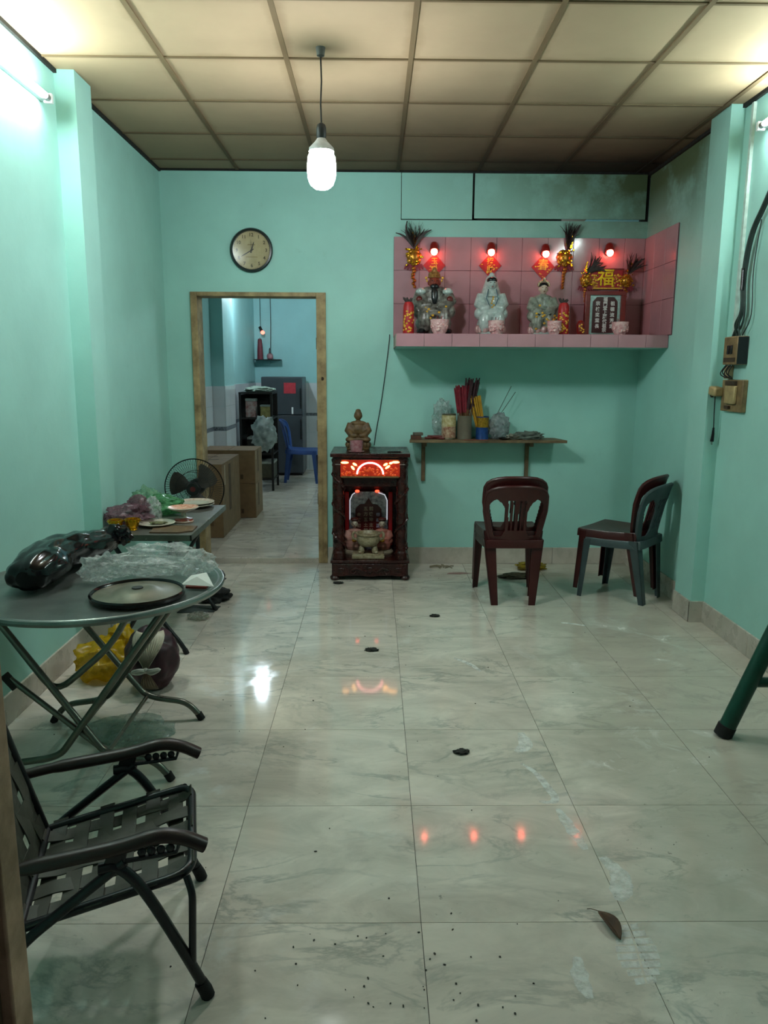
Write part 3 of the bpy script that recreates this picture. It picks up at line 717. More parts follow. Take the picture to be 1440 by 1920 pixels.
sb('inner_curtain', -.205, -.175, .40, .45, .19, .62, .004, M('red_drape', '9c1420', .5, var=.3, emit=(1, .05, .04), es=.02)); sb('inner_curtain', .148, .178, .40, .45, .19, .62, .004, MATS['red_drape'])
# glowing crown panel
lp = MB().box(-.222, .222, .02, .045, .80, .93).build('light_panel', M('red_back_lit_panel', '8a1508', .3, emit=(1., .07, .02), es=.25, var=.7, scale=30), shr)
MB().tube([(.098 * math.cos(a), .016, .822 + .085 * math.sin(a)) for a in [PI * k / 20 for k in range(21)]], .006, 8).build('neon_arch', M('neon_pink', 'ffb0b0', .3, emit=(1., .30, .30), es=9), lp)
AMB = M('amber_led', 'ffc070', .3, emit=(1., .42, .10), es=9)
for x, z, a, l in ((-.19, .908, 0, .03), (-.115, .895, -.5, .018), (-.13, .868, -.9, .02), (.19, .912, 0, .03), (.155, .905, .2, .014), (.115, .895, .5, .018), (.13, .875, .6, .022)):
    MB().ell((x, .016, z), (l, .005, .009), 10, rot=(0, -a, 0)).build('led_flower', AMB, lp)
g = MB(); random.seed(11)
for k in range(70): g.ell((random.uniform(-.21, .21), .018, random.uniform(.808, .875)), (random.uniform(.006, .014), .004, random.uniform(.005, .011)), 6, rot=(0, random.uniform(-1, 1), 0))
g.build('relief_flowers', M('orange_relief', 'b8441c', .35, emit=(1., .12, .02), es=.35, var=.5, scale=40), lp)['kind'] = 'stuff'
MB().box(-.216, .216, .012, .05, .795, .806).build('panel_sill', M('brass_sill', '8f7048', .4, .5), lp)

t = thing('earth_god_tablet', 'silver framed red tablet with writing inside the floor shrine', 'tablet', (-.045, 5.99, .158))
pl = [(-.155, 0), (.155, 0), (.155, .405), (.135, .45), (.10, .47), (-.10, .47), (-.135, .45), (-.155, .405)]
MB().prism(pl, 0, .02).build('silver_board', M('etched_silver', 'c2c7cc', .25, .6, var=.55, scale=34, dark='4a4b52'), t)
MB().prism([(-.105, .02), (.105, .02), (.105, .33), (.07, .365), (.03, .37), (0, .42), (-.03, .37), (-.07, .365), (-.105, .33)], -.006, 0).build('red_panel', M('dark_red_lacquer_panel', '5a1512', .3, var=.3), t)
GL = M('pale_gold_lettering', 'b9a08a', .35, .3)
for col, x, sz, z0, dz, mm in (('五方五土龍神', -.022, .036, .33, .045, GL), ('前後地主財神', .022, .036, .33, .045, GL), ('銀樹正開花', .078, .034, .28, .045, M('lilac_white_lettering', 'c8bfd6', .4)), ('金枝初發葉', -.078, .034, .28, .045, GL)):
    for k, ch in enumerate(col): text('lettering', ch, sz, mm, t, (x, -.0075, z0 - dz * k), bold=.0008)
GLINT = M('silver_edge_glint', 'ffffff', .3, emit=(.85, .9, 1.), es=.7)  # glints on the silver edges, put in as thin glowing strips
MB().tube([(-.15, -.006, .24), (-.15, -.006, .40), (-.13, -.006, .445), (-.11, -.006, .46)], .0035, 8).build('edge_glint', GLINT, t); MB().tube([(.15, -.006, .24), (.15, -.006, .40), (.13, -.006, .445), (.08, -.006, .462)], .0035, 8).build('edge_glint', GLINT, t)
for x in (-.09, .07): MB().ell((x, -.012, .475), (.018, .012, .012), 10).build('red_led', M('small_red_led', 'ff2a1a', .3, emit=(1, .05, .02), es=5), t)

def small_figure(x, label, colr):
    t = thing('seated_figurine', label, 'figurine', (x, 5.86, .158), group='figurines inside the floor shrine'); s = .55
    g = MB(); figure(g, s, 1.15); g.ell((0, -.03, .06), (.07, .05, .05)); blob('body', g, colr, t, .005)
    head(t, s * 1.25, .232, SKIN, BLACK, False); MB().ell((0, .006, .266), (.036, .034, .017), 12).build('hat', M('brown_cap', '4a2018', .5), t)
    MB().lathe([(.0, 0), (.088, 0), (.09, .012), (.075, .03), (0, .032)], 18).build('seat_base', M('cream_plaster', 'a89c84', .45, var=.4, scale=40), t)
    MB().ell((0, -.062, .11), (.02, .012, .013), 8).build('held_ingot', GOLDP, t)
small_figure(-.155, 'pink figurine at the left of the floor shrine', M('salmon_robe', 'b9877a', .45, var=.25))
small_figure(.065, 'pink bearded figurine at the right of the floor shrine', M('coral_robe', 'b06c5c', .45, var=.25))
t = thing('incense_burner', 'cream incense burner with lion legs inside floor shrine', 'burner', (-.045, 5.70, .158))
CREAM = M('cream_ceramic', 'a59a80', .35, var=.45, scale=45, dark='6a5b3c')
MB().box(-.125, .125, -.07, .07, 0, .028).build('plinth', CREAM, t, bevel=.004); MB().box(-.118, .118, -.064, .064, .028, .036).build('plinth_step', CREAM, t, bevel=.003)
MB().lathe([(.05, .09), (.07, .10), (.088, .125), (.092, .155), (.086, .175), (.098, .185), (.098, .195), (.082, .195), (.07, .17), (0, .165)], 28).build('bowl', CREAM, t)
for k in range(4):
    a = PI / 4 + PI / 2 * k; MB().ell((math.cos(a) * .07, math.sin(a) * .045, .065), (.024, .024, .036), 10).ell((math.cos(a) * .085, math.sin(a) * .055, .048), (.02, .018, .014), 8).build('lion_leg', CREAM, t)
for sx in (-1, 1): MB().tube(spline([(sx * .085, 0, .14), (sx * .115, 0, .15), (sx * .118, 0, .185), (sx * .10, 0, .2)], 4), .011, 8).build('handle', CREAM, t)

# ---- Buddha and cup on top of the shrine
t = thing('buddha_statue', 'brown wooden seated buddha statue on top of floor shrine', 'statue', (-.125, 5.86, .978))
BRN = M('brown_carved_wood', '6e5230', .5, var=.45, scale=26, dark='40301c', bump=.1)
g = MB(); g.ell((0, 0, .085), (.088, .07, .028)); g.ell((0, .01, .16), (.06, .045, .06)); g.ell((0, .01, .205), (.066, .04, .022)); g.tube([(0, .005, .2), (0, 0, .245)], .018, 8)
for sx in (-1, 1): g.tube([(sx * .06, .01, .205), (sx * .078, -.005, .15), (sx * .045, -.045, .112), (sx * .008, -.055, .112)], [.024, .03, .026, .016], 8); g.ell((sx * .052, 0, .145), (.03, .035, .05)); g.ell((sx * .06, -.03, .082), (.04, .04, .024))
blob('body', g, BRN, t, .005)
g = MB(); g.ell((0, -.004, .268), (.032, .034, .040), 14); g.ell((0, .002, .303), (.022, .022, .013), 10); g.ell((0, -.034, .264), (.005, .006, .008), 6); h_ = blob('head', g, BRN, t, .0035, 1)
for sx in (-1, 1): MB().ell((sx * .012, -.0305, .272), (.005, .003, .002), 6).build('eye', M('painted_eye', '241a16', .4), h_); MB().ell((sx * .028, 0, .262), (.005, .008, .015), 8).build('ear', BRN, h_)
for k in range(14):
    a = 2 * PI * k / 14; MB().ell((math.cos(a) * .08, math.sin(a) * .065, .04), (.022, .022, .026), 8).build('lotus_petal', BRN, t)
MB().lathe([(0, 0), (.088, 0), (.092, .012), (.075, .03), (.08, .06), (0, .065)], 20).build('lotus_base', BRN, t)
t = thing('pink_cup', 'pink flowered cup before the buddha on shrine top', 'cup', (-.135, 5.70, .978))
MB().lathe([(.035, 0), (.04, .004), (.048, .03), (.05, .085), (.046, .085), (.043, .03), (0, .02)], 22).build('cup', M('rose_ceramic', 'a98086', .25, var=.35, scale=40, dark='8d4f55'), t)
MB().lathe([(0, 0), (.05, 0), (.062, .006), (.058, .006), (0, .003)], 22).build('saucer', POPINK, t)
t = thing('joss_lighter', 'thin dark stick lying on shrine top', 'stick', (.15, 5.66, .978)); MB().tube([(-.05, 0, .005), (.05, .012, .005)], .005, 8).build('shaft', BLACK, t); MB().tube([(.05, .012, .005), (.062, .0135, .005)], .0055, 8).build('tip', M('ash_grey', '77756e', .8), t)
MB().tube(spline([(.119, YW - .005, 1.868), (.115, YW - .008, 1.80), (.085, YW - .006, 1.55), (.05, YW - .007, 1.30), (.015, YW - .006, 1.10), (.0, 6.118, .99)], 8), .0035, 6).build('lamp_wire', CORD)
tag(bpy.data.objects['lamp_wire'], 'dark wire running down the wall from altar to shrine', 'wire')

# ------------------------------------------------------------------ narrow wooden wall shelf and its things
WS = 1.055
ws = thing('wall_shelf', 'narrow old wooden wall shelf on two brackets under the altar', 'shelf', (0, 0, 0))
MB().prism([(.275, 5.87), (1.515, 5.885), (1.47, 6.125), (.30, 6.125)], WS - .022, WS, 'xy').build('board', SHELFW, ws, bevel=.002)
for x in (.40, 1.245): 
    MB().box(x - .015, x + .015, 6.096, 6.126, .70, WS - .023).build('upright', SHELFW, ws, bevel=.002); MB().box(x - .014, x + .014, 5.92, 6.096, WS - .055, WS - .023).build('arm', SHELFW, ws, bevel=.002)
MB().box(.70, .90, 5.872, 5.9, WS, WS + .003).build('red_paint_patch', M('faded_red_paint', '8d4a38', .6), ws)
def can(x, y, r, h, label, name, body, extra=None):
    t = thing(name, label, 'can', (x, y, WS))
    b = MB().lathe([(r, 0), (r * 1.03, .003), (r, .008), (r, h - .008), (r * 1.03, h - .003), (r, h), (r * .94, h), (r * .94, .01), (0, .008)], 24).build('body', body, t); return t, b
t, b = can(.59, 5.985, .056, .20, 'printed tin can with gold and brown label on shelf', 'printed_tin', M('tin_metal', '6d6650', .35, .6, var=.3))
MB().lathe([(.0572, .012), (.0572, .10)], 24, cap=False).build('brown_label', M('brown_print', '7a3a24', .4, var=.6, scale=45, dark='b9a48a'), t); MB().lathe([(.0572, .10), (.0572, .188)], 24, cap=False).build('gold_label', M('ochre_print', '8f7a34', .4, var=.5, scale=40, dark='c7bb9a'), t)
o = crumple('clear_bag', plastic_film('clear_plastic', 'c6d2cf', .38), None, (.535, 6.03, 1.21), (.075, .05, .16), 3, .45, 3, base=WS, sub=4); tag(o, 'crumpled clear plastic bag behind the printed tin', 'bag')
t = thing('incense_jar', 'grey brown cylinder jar full of incense on shelf', 'jar', (.715, 5.985, WS))
MB().lathe([(.056, 0), (.058, .006), (.057, .18), (.059, .185), (.055, .185), (.053, .02), (0, .015)], 24).build('body', M('grey_brown_jar', '6b6456', .5, var=.2, scale=8), t)
RJ = M('red_joss', '7c1c2a', .7, var=.3); YJ = M('yellow_joss', 'b88a24', .7, var=.3); DJ = M('dark_joss', '3a2024', .7, var=.3); NJ = M('bare_joss_bamboo', '6d4a2c', .7)
random.seed(21)
for k in range(84):    # each stick of the two bundles
    a = random.uniform(0, 2 * PI); rr = .04 * random.random() ** .5; dark_ = k > 52
    top = Vector((rr * 1.7 * math.cos(a) + (.055 if dark_ else -.03), rr * math.sin(a) * .8, (.46 if dark_ else .405) + random.uniform(-.02, .02)))
    bot = Vector((rr * .9 * math.cos(a), rr * .9 * math.sin(a), .03)); md = bot.lerp(top, .48)
    st = MB().tube([bot, md], .0022, 5).build('joss_stick', NJ, t); MB().tube([md, top], .0055, 5).build('coated_end', DJ if dark_ else RJ, st)
t, b = can(.855, 5.975, .05, .18, 'blue and gold tin can holding yellow incense', 'blue_gold_tin', M('blue_tin_print', '1c3f7a', .35, .2, var=.4, scale=30))
MB().lathe([(.0512, .095), (.0512, .172)], 24, cap=False).build('gold_band', M('gold_band_print', 'b58a24', .35, .5, var=.5, scale=60, dark='6d4d14'), t)
for k in range(44):
    a = random.uniform(0, 2 * PI); rr = .034 * random.random() ** .5
    MB().tube([(rr * math.cos(a), rr * math.sin(a), .02), (rr * 1.5 * math.cos(a) - .07, rr * math.sin(a), .335 + random.uniform(-.012, .012))], .0036, 5).build('joss_stick', YJ, t)
for dx, z in ((.225, .415), (.26, .37)):
    MB().tube([(.02, .01, .03), (.02 + dx * .45, .02, .03 + z * .42)], .0022, 5).build('joss_stick', M('pale_bamboo', 'a08a52', .7), t); MB().tube([(.02 + dx * .45, .02, .03 + z * .42), (dx, .03, z)], .0026, 5).build('joss_stick', M('green_joss', '3e4a3a', .7), t)
o = crumple('small_plastic_bag', plastic_film('grey_clear_plastic', 'a9aeb0', .5), None, (.99, 5.99, WS + .10), (.085, .06, .11), 8, .35, 3, base=WS); tag(o, 'grey translucent plastic bag right of the blue tin', 'bag')
t = thing('dark_dish', 'flat dark dish under the grey plastic bag', 'dish', (1.02, 5.915, WS)); MB().lathe([(.02, 0), (.035, .004), (.05, .018), (.046, .018), (.03, .008), (0, .006)], 20).build('dish', BLACK, t)
o = crumple('grey_rag', M('grey_green_rag', '59635a', .8, var=.4, scale=25), None, (1.22, 5.975, WS + .025), (.12, .055, .04), 14, .5, 2.6, base=WS); tag(o, 'rolled grey green rag on the right end of wall shelf', 'rag')
o = crumple('foil_scrap', M('crinkled_foil', '7f7d70', .35, .4, var=.5), None, (1.09, 5.93, WS + .02), (.05, .035, .028), 15, .5, 3, base=WS, sub=3); tag(o, 'small foil scrap beside the grey rag', 'scrap')
t = thing('small_box_pile', 'small brown carton at the left end of wall shelf', 'box', (.325, 5.95, WS)); MB().box(-.035, .045, -.04, .06, 0, .03).build('lower_carton', M('rust_carton', '52301f', .6, var=.4), t, bevel=.003); MB().cbox((.02, 0, .042), (.07, .06, .022), (0, 0, .2)).build('upper_carton', M('grey_carton', '5d5247', .6), t, bevel=.003)
for k in range(5):
    o = MB().tube([(.40 + .02 * k, 5.93 + .012 * (k % 3), WS + .012 + .010 * (k % 2)), (.50 + .012 * k, 5.96 - .01 * k, WS + .011 + .011 * (k % 2))], .010, 7).build('red_candle', M('dull_red_wax', '5a1a16', .5, var=.3)); tag(o, ['leftmost short red candle on the wall shelf', 'second red candle from the small carton on shelf', 'middle red candle of five on the wall shelf', 'fourth red candle from the small carton on shelf', 'red candle nearest the printed tin'][k], 'candle', 'red candles on the wall shelf')

# ------------------------------------------------------------------ wall clock
ck = thing('wall_clock', 'round wall clock with black rim and yellowed face', 'clock', (-.956, YW - .001, 2.497)); RXm = Matrix.Rotation(PI / 2, 4, 'X')
MB().lathe([(.14, 0), (.163, .004), (.166, .02), (.158, .034), (.146, .036), (.142, .024), (.142, .012)], 48, mt=RXm, cap=False).build('rim', M('black_green_rim', '15201f', .3), ck)
MB().lathe([(0, .008), (.143, .008), (.143, .012), (0, .012)], 48, mt=RXm).build('face', M('yellowed_dial', 'b3a57c', .5, var=.2, scale=12, dark='9a8a60'), ck)
INK = M('olive_ink', '4a4222', .5)
for k in range(1, 13):
    a = PI / 2 - k * PI / 6; text('numeral', str(k), .036, INK, ck, (.114 * math.cos(a), -.0135, .114 * math.sin(a)), ext=.0006, bold=.0008)
for k in range(60):
    a = k * PI / 30; r0 = .135; MB().cbox((r0 * math.cos(a), -.0125, r0 * math.sin(a)), (.006, .001, .0016), (0, -a, 0)).build('minute_mark', INK, ck, smooth=0)
def hand(deg, ln, w_, nm):
    a = math.radians(deg); d = Vector((math.sin(a), 0, math.cos(a))); n = Vector((math.cos(a), 0, -math.sin(a)))
    p = [d * -.02 + n * w_, d * ln * .7 + n * w_, d * ln, d * ln * .7 - n * w_, d * -.02 - n * w_]
    MB().prism([(q.x, q.z) for q in p], -.018, -.016).build(nm, M('dark_hand', '2a2413', .4), ck)
hand(240, .098, .0035, 'minute_hand'); hand(18, .07, .0045, 'hour_hand'); hand(357, .085, .001, 'second_hand')
MB().lathe([(0, .015), (.008, .015), (.008, .021), (0, .022)], 16, mt=RXm).build('hub', M('dark_hand', '2a2413', .4), ck)
MB().box(-.03, .03, -.0135, -.0125, .038, .046).build('printed_line', M('faded_print', '8d7a48', .5), ck); MB().box(-.045, .045, -.0135, -.0125, -.052, -.046).build('printed_line', M('faded_print', '8d7a48', .5), ck)
MB().lathe([(0, .031), (.144, .031), (.144, .0325), (0, .0325)], 40, mt=RXm).build('glass', clear_glass('clock_glass'), ck)

# ------------------------------------------------------------------ stacking plastic chairs
def chair_meshes():
    """monobloc chair, local: sitting direction +y, feet on z = 0"""
    out = {}
    g = MB(); n = 14; vs_, fs = [], []
    def seat_z(u, v): return .44 - .018 * (1 - u * u) * (1 - ((v - .1) / 1.1) ** 2) + .012 * max(0, -v) 
    def seat_xy(u, v):
        w_ = .205 + .012 * v - .03 * max(0, v - .8) ** 1 - .02 * max(0, -v - .7); return (u * w_, .21 * v + .015 - .02 * max(0, abs(u) - .7) * v)
    for lay in (0, 1):
        for j in range(n + 1):
            for i in range(n + 1):
                u, v = i / n * 2 - 1, j / n * 2 - 1; x, y = seat_xy(u, v); vs_.append((x, y, seat_z(u, v) - lay * .006))
    N = (n + 1) ** 2; q = lambda i, j: j * (n + 1) + i
    for j in range(n):
        for i in range(n): fs += [(q(i, j), q(i + 1, j), q(i + 1, j + 1), q(i, j + 1)), tuple(N + k for k in (q(i, j), q(i, j + 1), q(i + 1, j + 1), q(i + 1, j)))]
    ring = [q(i, 0) for i in range(n)] + [q(n, j) for j in range(n)] + [q(n - i, n) for i in range(n)] + [q(0, n - j) for j in range(n)]
    # rim skirt (apron) hanging 6 cm
    sk = []; base = len(vs_)
    for k in ring:
        x, y, z = vs_[k]; vs_.append((x * 1.02, (y - .015) * 1.02 + .015, z - .008)); vs_.append((x * 1.03, (y - .015) * 1.03 + .015, z - .055))
    m_ = len(ring)
    for k in range(m_):
        a, b = ring[k], ring[(k + 1) % m_]; c_, d = base + 2 * k, base + 2 * ((k + 1) % m_)
        fs += [(a, c_, d, b), (c_, c_ + 1, d + 1, d), (N + a, N + b, d + 1, c_ + 1)]
    g.add(vs_, fs); out['seat'] = g.mesh('seat', 50)
    def leg(sx, front):
        # flat tapered L-section leg
        if front: top, bot, a, b = Vector((sx * .188, .205, .425)), Vector((sx * .203, .235, 0)), .030, .018
        else: top, bot, a, b = Vector((sx * .165, -.175, .45)), Vector((sx * .128, -.225, 0)), .036, .021
        g = MB(); iy = -1 if front else 1
        for (ax, ay) in ((1, 0), (0, 1)):
            v8 = []
            for p, w_ in ((bot, b), (top, a)):
                if ax: xs, ys = (sx * -w_ * 1.1, sx * w_ * 1.1), (0, .006 * iy)
                else: xs, ys = (sx * w_ * 1.1, sx * (w_ * 1.1 - .006)), (0, w_ * 1.7 * iy)
                for y in ys:
                    for x in xs: v8.append((p.x + x, p.y + y, p.z))
            g.add(v8, [(0, 1, 3, 2), (4, 6, 7, 5), (0, 4, 5, 1), (2, 3, 7, 6), (0, 2, 6, 4), (1, 5, 7, 3)])
        return g.mesh('leg', 50)
    out['legs'] = [leg(-1, 1), leg(1, 1), leg(-1, 0), leg(1, 0)]
    # backrest: curved shell with two side openings and four slots, cut out of a fine grid
    nu, nv = 84, 76; keep = []
    def w_at(v): return .158 + .055 * min(1, v / .55) ** .8 if v < .55 else .213
    def inside(x, z):          # x: -.213...213, z: height above seat 0...42
        ax = abs(x); hw = w_at(z / .42 * 1.0)
        # outer outline: rounded top
        if z > .30:
            k = (z - .30) / .115
            if k >= 1: return False
            hw = .213 - .075 * (1 - math.sqrt(max(0, 1 - k ** 2.2)))*2.2 if k < 1 else 0
        if ax > hw: return False
        # side openings: leaf shape
        if .055 < z < .33:
            t_ = (z - .055) / .275; inner = .072 + .055 * max(0, t_ - .62) ** 1.3 * 3 - .0 * t_; outer = hw - .036
            if t_ > .8: outer -= .05 * ((t_ - .8) / .2) ** 2; inner += .03 * ((t_ - .8) / .2) ** 2
            if t_ < .15: inner += .02 * (1 - t_ / .15)
            if inner < ax < outer: return False
        if .10 < z < .315:
            for cx in (.017, .042):
                f = cx * (1 + .25 * (z - .1) / .2)
                if abs(ax - f) < .0068: return False
        return True
    def surf(x, z):            # recline and curve
        return Vector((x, -.185 - .20 * z - .10 * z * z + .055 * (x / .21) ** 2, .425 + z * .985))
    g = MB(); idx = {}; vs_, fs = [], []
    def vid(i, j):
        if (i, j) not in idx:
            x = -.215 + .43 * i / nu; z = .42 * j / nv; idx[(i, j)] = len(vs_); vs_.append(surf(x, z))
        return idx[(i, j)]
    for j in range(nv):
        for i in range(nu):
            if inside(-.215 + .43 * (i + .5) / nu, .42 * (j + .5) / nv): fs.append((vid(i, j), vid(i + 1, j), vid(i + 1, j + 1), vid(i, j + 1)))
    me = bpy.data.meshes.new('backrest'); me.from_pydata(vs_, [], fs)
    o = bpy.data.objects.new('x', me); C.objects.link(o)
    sm = o.modifiers.new('m', 'SMOOTH'); sm.factor = .5; sm.iterations = 2
    sd = o.modifiers.new('s', 'SOLIDIFY'); sd.thickness = .010; sd.offset = 0
    me2 = evalmesh(o); bpy.data.objects.remove(o); me2.shade_smooth(); me2.set_sharp_from_angle(angle=math.radians(50)); me2.name = 'backrest'; out['back'] = me2
    # thick rolled rim around the back
    rim = []
    for k in range(41):
        t_ = k / 40
        if t_ < .36: z = t_ / .36 * .30; x = -w_at(z / .42)
        elif t_ > .64: z = (1 - t_) / .36 * .30; x = w_at(z / .42)
        else:
            a = PI - (t_ - .36) / .28 * PI; x = .213 * (abs(math.cos(a)) ** .75) * (1 if math.cos(a) > 0 else -1); z = .30 + .112 * abs(math.sin(a)) ** .6
        rim.append(surf(x * .985, z) + Vector((0, .004, 0)))
    out['rim'] = MB().tube(rim, .0125, 8).mesh('back_rim')
    return out
CHM = chair_meshes()
def chair(label, loc, rot, m, group, z=0):
    t = thing('plastic_chair', label, 'chair', (loc[0], loc[1], z), rot, group)
    def cp(me): me = me.copy(); me.materials.clear(); me.materials.append(m); return me
    key = m.name
    if key not in CHM: CHM[key] = [cp(CHM['seat']), cp(CHM['back']), cp(CHM['rim'])] + [cp(x) for x in CHM['legs']]
    s_ = CHM[key]
    link('seat', s_[0], t); link('backrest', s_[1], t); link('back_rim', s_[2], t)
    for me in s_[3:]: link('leg', me, t)
    return t
MAROON = M('maroon_plastic', '3d1413', .32, var=.25, scale=6)
GREYPL = M('blue_grey_plastic', '3b4a4c', .4, var=.3, scale=6)
BLUEPL = M('blue_plastic', '2c4a86', .4, var=.2, scale=6)
chair('maroon plastic chair, lower of the stack facing the wall', (.958, 5.185), 0, MAROON, 'stacked plastic chairs')
chair('maroon plastic chair, upper of the stack facing the wall', (.958, 5.225), 0, MAROON, 'stacked plastic chairs', .055)
AR = math.radians(48)
chair('blue grey plastic chair, lower of the stack by the pillar', (1.785, 5.21), AR, GREYPL, 'stacked plastic chairs by the pillar')
chair('maroon plastic chair, upper of the stack by the pillar', (1.76, 5.235), AR, MAROON, 'stacked plastic chairs by the pillar', .055)

# ------------------------------------------------------------------ round folding steel table
STEEL = M('brushed_steel', '73746a', .30, .85, var=.2, scale=18)
STEELT = M('scratched_table_steel', '7d847f', .34, .75, var=.25, scale=9)
BLKT = M('black_tube_paint', '15171a', .35, var=.3)
RUB = M('black_rubber', '101112', .7)
TZ = .72
rt = thing('round_table', 'round stainless steel folding table beside the left wall', 'table', (-1.12, 2.97, 0))
MB().lathe([(0, TZ - .012), (.47, TZ - .012), (.485, TZ - .022), (.497, TZ - .018), (.503, TZ - .006), (.499, TZ + .003), (.49, TZ + .004), (.482, TZ - .001), (.474, TZ + .002), (.466, TZ - .003), (0, TZ - .003)], 96).build('tabletop', STEELT, rt)
def tleg(sx, y, top=.66, foot=.33):
    pts = fillet([(sx * foot, y, .012), (sx * (foot - .06), y, .085), (sx * .13, y, .105), (sx * .075, y, .125), (-sx * .34, y * .9, top + .04)], .07, 5)
    l = MB().tube(pts, .0135, 12).build('leg', STEEL, rt); MB().tube([(sx * (foot + .004), y, .001), (sx * (foot - .012), y, .03)], .0165, 12).build('rubber_foot', RUB, l)
for y in (-.275, .25):
    for sx in (-1, 1): tleg(sx, y + .012 * sx)
MB().tube([(-.34, -.26, .70), (-.34, .24, .70)], .011, 10).build('top_rail', STEEL, rt); MB().tube([(.34, -.26, .70), (.34, .24, .70)], .011, 10).build('top_rail', STEEL, rt)
MB().tube([(.09, -.28, .115), (.09, .26, .115)], .009, 10).build('tie_bar', STEEL, rt); MB().tube([(-.09, -.28, .115), (-.09, .26, .115)], .009, 10).build('tie_bar', STEEL, rt)
MB().tube(fillet([(-.36, -.20, .69), (-.12, -.20, .33), (.10, -.18, .52), (.2, -.18, .69)], .08, 6), .0125, 12).build('folding_link', STEEL, rt)
MB().cbox((-.27, -.24, .40), (.07, .03, .025), (0, .9, 0)).build('hinge_block', M('dark_hinge', '2b2a26', .5, .5), rt, bevel=.003)
MB().tube([(-.27, -.24, .41), (.09, -.26, .115)], .0115, 10).build('brace', STEEL, rt)

# black bag, clear bags, round lid and paper on the round table
BLKBAG = M('shiny_black_plastic', '0a0b0d', .16, var=.3, scale=12)
t = thing('black_bag', 'shiny black plastic bag slumped on the round table', 'bag', (-1.31, 3.10, TZ + .006))
def bagmesh(name, m, spine, seed, amp, par, n=44, freq=9):
    pts = spline([p[0] for p in spine], 10); k = len(pts); rad = []
    for i in range(k):
        u = i / (k - 1) * (len(spine) - 1); a = min(int(u), len(spine) - 2); f = u - a
        rad.append([spine[a][1][j] * (1 - f) + spine[a + 1][1][j] * f for j in (0, 1)])
    vs_, fs = [], []; off = Vector((seed, seed * 2, seed * 3))
    for i, p in enumerate(pts):
        tn = (pts[min(i + 1, k - 1)] - pts[max(i - 1, 0)]).normalized(); sd = tn.cross(Vector((0, 0, 1))).normalized(); up = sd.cross(tn)
        for j in range(n):
            a = 2 * PI * j / n; d = sd * math.cos(a) * rad[i][0] + up * math.sin(a) * rad[i][1]
            v = p + d; q = Vector((v.x * 1.5, v.y * .55, v.z * 1.5)) * freq + off; vd, _ = noise.voronoi(q); kk = 1 + amp * (noise.noise(q * .7) + 1.5 * (vd[1] - vd[0] - .35) + .3 * noise.noise(q * 2.5))
            v = p + d * kk; v.z = max(v.z, .0005 + .004 * abs(noise.noise(q * 2))); vs_.append(v)
    fs = [(i * n + j, i * n + (j + 1) % n, (i + 1) * n + (j + 1) % n, (i + 1) * n + j) for i in range(k - 1) for j in range(n)] + [tuple(reversed(range(n))), tuple(range((k - 1) * n, k * n))]
    return MB().add(vs_, fs).build(name, m, par, 38)
bagmesh('bag_body', BLKBAG, [((-.03, -.30, .055), (.03, .035)), ((-.03, -.27, .06), (.085, .06)), ((-.035, -.17, .07), (.11, .078)), ((-.045, 0, .075), (.10, .08)), ((.0, .17, .07), (.08, .075)), ((.035, .33, .06), (.075, .065)), ((.05, .42, .045), (.05, .045))], 2, .14, t, 60, 11)
for k in range(4): crumple('gathered_end', BLKBAG, t, (.05 + .02 * k, .40 + .02 * (k % 2), .07 + .012 * (k % 3)), (.05, .035, .04), 30 + k, .5, 2.5, sub=3, base=.002)
CLR = plastic_film('thin_clear_plastic', 'dde2df', .34, .14)
for k, (c, r, sd, lb, rz) in enumerate((((-1.11, 2.985, .06), (.085, .055, .06), 41, 'crumpled clear plastic bag leaning against the black bag', .2),
        ((-.93, 3.09, .035), (.13, .06, .035), 44, 'long clear plastic bag behind the round lid', .1), ((-.745, 3.10, .05), (.075, .065, .055), 47, 'puffed clear plastic bag near the right table rim', -.3),
        ((-.97, 3.29, .045), (.19, .055, .045), 51, 'clear plastic bag lying at the back of round table', .15))):
    o = crumple('clear_plastic_bag', CLR, None, (c[0], c[1], TZ + c[2]), r, sd, .5, 1.7, base=TZ + .004, rotz=rz, sharp=16, jit=.035, hf=.3); tag(o, lb, 'bag', 'clear plastic bags on the round table')
t = thing('tray_cover', 'round dusty lid with black rim and raised centre on table', 'lid', (-.905, 2.79, TZ + .003))
DUSTY = M('dusty_tan_metal', '7d7868', .4, .4, var=.35, scale=10, dark='55503f')
MB().lathe([(.16, 0), (.176, .003), (.178, .016), (.172, .022), (.166, .017), (.163, .008)], 64, cap=False).build('rim', BLKBAG, t)
MB().lathe([(0, .006), (.164, .006), (.164, .012), (.10, .014), (.075, .026), (.05, .03), (.022, .03), (.020, .025), (0, .025)], 64).build('dish', DUSTY, t)
MB().lathe([(0, .031), (.021, .031), (.021, .034), (0, .034)], 20).build('centre_hole', M('dark_hole', '22231f', .7), t)
t = thing('paper_packet', 'folded white paper over a red packet on the table', 'paper', (-.698, 2.915, TZ + .004), -.2)
MB().cbox((0, -.01, .006), (.085, .06, .011), (0, 0, .1)).build('red_packet', M('brick_red_packet', '7d2a1c', .5), t, bevel=.002)
MB().add([(-.06, -.035, .014), (.075, -.03, .012), (.01, .05, .045), (-.055, .045, .03), (-.01, .0, .04), (-.06, -.035, .0132), (.075, -.03, .0112), (.01, .05, .0442), (-.055, .045, .0292), (-.01, .0, .0392)], [(0, 1, 4), (1, 2, 4), (2, 3, 4), (3, 0, 4), (6, 5, 9), (7, 6, 9), (8, 7, 9), (5, 8, 9), (0, 5, 6, 1), (1, 6, 7, 2), (2, 7, 8, 3), (3, 8, 5, 0)]).build('white_sheet', M('white_paper', 'c9ccc6', .7, var=.06), t, 0)

